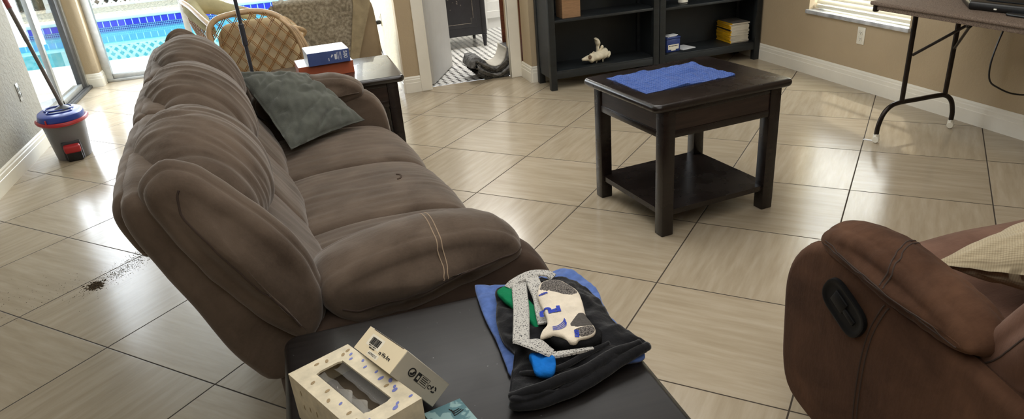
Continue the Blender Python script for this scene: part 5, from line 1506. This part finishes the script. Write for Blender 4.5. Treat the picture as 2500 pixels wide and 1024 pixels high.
# folded flap on the left, over the wing
fl = catmull([(-.125, 5.02, .915), (-.07, 5.0, .865), (.0, 4.985, .76), (.075, 4.975, .64), (.13, 4.97, .50)], 30, False)
g = G(); vs = []; fs = []
for i, p in enumerate(fl):
    w = .055 + .10 * (i / 29)
    for j in range(9):
        q = j / 8
        vs.append((p.x - w * q * (.9), p.y - .018 * math.sin(PI * q) - .006, p.z - w * q * .75))
for i in range(29):
    for j in range(8): fs.append([i * 9 + j, i * 9 + j + 1, (i + 1) * 9 + j + 1, (i + 1) * 9 + j])
g.add(vs, fs)
build('turned_edge', g, M['throw'], th, smooth='all')

# ================================================================== BATHROOM THINGS
vn = thing('bathroom_vanity', 'black painted vanity cabinet on turned legs with a faded flower panel, in the bathroom', 'cabinet', (0, 0, 0))
build('cabinet_body', G().box((1.25, 7.46, .125), (1.90, 7.98, .84), .004), M['vanity'], vn)
build('side_panel', G().box((1.32, 7.448, .21), (1.80, 7.461, .80), .004), M['vanity'], vn)
g = G().tube([(1.36, 7.446, .25), (1.74, 7.446, .25), (1.74, 7.446, .30), (1.765, 7.446, .30), (1.765, 7.446, .76)], .0035, 5)
build('panel_molding', g, M['painted_flower'], vn)
g = G()
for i in range(46):
    r = abs(random.gauss(0, .055)); a = random.uniform(0, 2 * PI); px, pz = 1.60 + r * math.cos(a), .56 + 1.3 * r * math.sin(a); s = random.uniform(.006, .013); an = random.uniform(0, PI)
    flat_poly(g, [(s * math.cos(q), s * .55 * math.sin(q)) for q in [2 * PI * k / 8 for k in range(8)]], (px, 7.4475, pz), (math.cos(an), 0, math.sin(an)), (-math.sin(an), 0, math.cos(an)), .0006)
build('flower_painting', g, M['painted_flower'], vn, smooth=False)
for x, y in ((1.875, 7.475), (1.875, 7.95), (1.28, 7.475), (1.28, 7.95)):
    build('leg', G().lathe([(.012, 0), (.016, .004), (.016, .015), (.022, .075), (.026, .105), (.022, .112), (.028, .120), (.022, .128), (.028, .137), (.030, .15), (.030, .80)], 18, (x, y)), M['vanity'], vn)
rd = thing('wooden_board', 'reddish brown wooden board upright at the right of the bathroom doorway', 'board', (1.692, 6.275, 0))
build('board', G().box((.045, 0, .001), (.42, .028, 1.75), .003), M['redwood'], rd)
# curled rug in the doorway
rg = thing('curled_bath_rug', 'grey shaggy bath rug curled into a U shape in the bathroom doorway', 'rug', (0, 0, 0))
URUG = catmull([(1.350, .12), (1.372, .185), (1.43, .195), (1.475, .165), (1.53, .12), (1.59, .105), (1.645, .135), (1.678, .20), (1.684, .25)], 60, False)
lay = []
def rug_layer(off0, off1, y0, y1, mat, name, amp, seed, m=10, u0=0, u1=60):
    U = URUG[u0:u1]; vs = []; fs = []; n = len(U)
    nn = []
    for i in range(n):
        t = U[min(i + 1, n - 1)] - U[max(i - 1, 0)]; nn.append(Vector((t.y, -t.x)).normalized())
    prof = [(i, off0) for i in range(n)] + [(i, off1) for i in range(n - 1, -1, -1)]
    for k in range(m + 1):
        y = y0 + (y1 - y0) * k / m
        for i, of in prof:
            e = amp * noise.noise(Vector((i * .45, y * 22, seed + of * 50)))
            q = U[i] + nn[i] * (of + e)
            z = max(q.y, .0012 + .004 * abs(noise.noise(Vector((i * .5, y * 20, seed)))))
            vs.append((q.x, y + .4 * amp * noise.noise(Vector((i * .8, of * 90, seed + 7))), z))
    P = len(prof)
    for k in range(m):
        for i in range(P): fs.append([k * P + i, k * P + (i + 1) % P, (k + 1) * P + (i + 1) % P, (k + 1) * P + i])
    fs.append(list(range(P))); fs.append([m * P + i for i in range(P)][::-1])
    return build(name, G().add(vs, fs), mat, rg, smooth='all')
rug_layer(-.004, .006, 5.995, 6.26, M['rug_back'], 'rug_backing', .002, 1, u0=24)
rug_layer(-.006, .006, 5.99, 6.25, M['rug'], 'pile_layer', .006, 2, u1=26)
dk = simple('dark_grey_pile', srgb(98, 98, 98), 1, var=.5, vscale=60, bump=1, bscale=200, spec=.05)
for k, (o0, o1, ys) in enumerate(((.004, .040, 5.985), (.040, .062, 6.0), (.060, .092, 5.99), (.090, .13, 6.0))):
    rug_layer(o0, o1, ys, 6.24, M['rug'] if k % 2 == 0 else dk, 'pile_layer', .010, 3 + k)
# ================================================================== DIRT ON THE FLOOR
random.seed(11)
g = G()
def crumb(x, y, s):
    g.add([(x + s * random.uniform(.6, 1.2) * math.cos(a), y + s * random.uniform(.6, 1.2) * math.sin(a), .0003) for a in (0, 1.3, 2.5, 3.8, 5.0)] + [(x, y, s * random.uniform(.3, .7))], [[0, 1, 5], [1, 2, 5], [2, 3, 5], [3, 4, 5], [4, 0, 5]])
for i in range(260): crumb(random.gauss(-1.098, .016), random.gauss(3.283, .020), random.uniform(.003, .008))
for i in range(620):
    t = random.random() ** .7
    crumb(-1.16 + .26 * t + random.gauss(0, .035), 3.20 + .34 * t + random.gauss(0, .04), random.uniform(.0008, .0026))
for i in range(420):
    t = random.random()
    crumb(-1.08 + .20 * t + random.gauss(0, .03), 3.30 + .30 * t + random.gauss(0, .05), random.uniform(.001, .0035))
for i in range(130): crumb(-1.32 + random.gauss(0, .17), 3.30 + random.gauss(0, .12), random.uniform(.0010, .0030))
o = build('floor_dirt', g, M['dirt'], smooth=False); tag(o, 'scattered brown dirt and grit on the tiles left of the sofa', 'dirt', kind='stuff')
# ================================================================== LIGHT + CAMERA
w = bpy.data.worlds.new('sky'); scene.world = w; w.use_nodes = True
nt = w.node_tree; bg = nt.nodes['Background']
tc = nt.nodes.new('ShaderNodeTexCoord'); sp = nt.nodes.new('ShaderNodeSeparateXYZ'); rp = nt.nodes.new('ShaderNodeValToRGB')
nt.links.new(tc.outputs['Generated'], sp.inputs[0]); nt.links.new(sp.outputs[2], rp.inputs[0])
rp.color_ramp.elements[0].position = 0; rp.color_ramp.elements[0].color = (.92, .96, 1, 1)
rp.color_ramp.elements[1].position = .6; rp.color_ramp.elements[1].color = (.62, .78, 1, 1)
nt.links.new(rp.outputs[0], bg.inputs[0]); bg.inputs[1].default_value = 2.3

def lamp(name, typ, loc, rot, energy, col=(1, 1, 1), **kw):
    l = bpy.data.lights.new(name, typ); l.energy = energy; l.color = col
    for k, v in kw.items(): setattr(l, k, v)
    o = bpy.data.objects.new(name, l); COL.objects.link(o); o.location = loc; o.rotation_euler = rot
    return o
lamp('sun', 'SUN', (0, 12, 8), (math.radians(-28), math.radians(24), 0), 3.0, (1, .95, .86), angle=math.radians(1.5))
# daylight through the glass (sits at the openings)
lamp('daylight_rear', 'AREA', (-.6, 8.18, 1.45), (math.radians(-90), 0, 0), 120, (.88, .94, 1), shape='RECTANGLE', size=2.6, size_y=2.0)
lamp('daylight_left', 'AREA', (-2.02, 7.1, 1.2), (math.radians(90), 0, math.radians(-90)), 58, (.88, .94, 1), shape='RECTANGLE', size=1.7, size_y=2.0)
lamp('daylight_window', 'AREA', (XR + .20, 4.25, 1.2), (math.radians(90), 0, math.radians(90)), 60, (.95, .97, 1), shape='RECTANGLE', size=.95, size_y=1.3)
lamp('bathroom_light', 'AREA', (1.7, 7.4, 2.45), (0, 0, 0), 58, (1, .98, .95), shape='RECTANGLE', size=1.0, size_y=1.0)
lamp('overhead_fill', 'AREA', (.6, .4, 2.58), (0, 0, 0), 56, (1, .985, .96), shape='RECTANGLE', size=3.0, size_y=3.4)  # added fill overhead to brighten surfaces facing the camera, no real fixture
lamp('overhead_fill_far', 'AREA', (1.2, 3.6, 2.58), (0, 0, 0), 44, (1, .985, .96), shape='RECTANGLE', size=2.4, size_y=2.0)  # second added fill, further into the room, no real fixture

cam = bpy.data.cameras.new('camera'); co = bpy.data.objects.new('camera', cam); COL.objects.link(co)
F_PX = 1744.8878
cam.sensor_fit = 'HORIZONTAL'; cam.sensor_width = 36; cam.lens = F_PX * 36 / 2500
cam.shift_x = 0; cam.shift_y = (588.18 - 512) / 2500
right = Vector(CAM_R[0]); down = Vector(CAM_R[1]); fwd = Vector(CAM_R[2])
co.matrix_world = Matrix(((right.x, -down.x, -fwd.x, 0), (right.y, -down.y, -fwd.y, 0), (right.z, -down.z, -fwd.z, 1.4669), (0, 0, 0, 1)))
cam.clip_start = .05; cam.clip_end = 200
scene.camera = co
scene.view_settings.view_transform = 'Standard'
scene.view_settings.look = 'None'
scene.view_settings.exposure = 0.0
scene.cycles.use_denoising = True
scene.cycles.max_bounces = 8; scene.cycles.diffuse_bounces = 5; scene.cycles.glossy_bounces = 4; scene.cycles.transparent_max_bounces = 12
scene.cycles.sample_clamp_indirect = 6; scene.cycles.caustics_reflective = False; scene.cycles.caustics_refractive = False
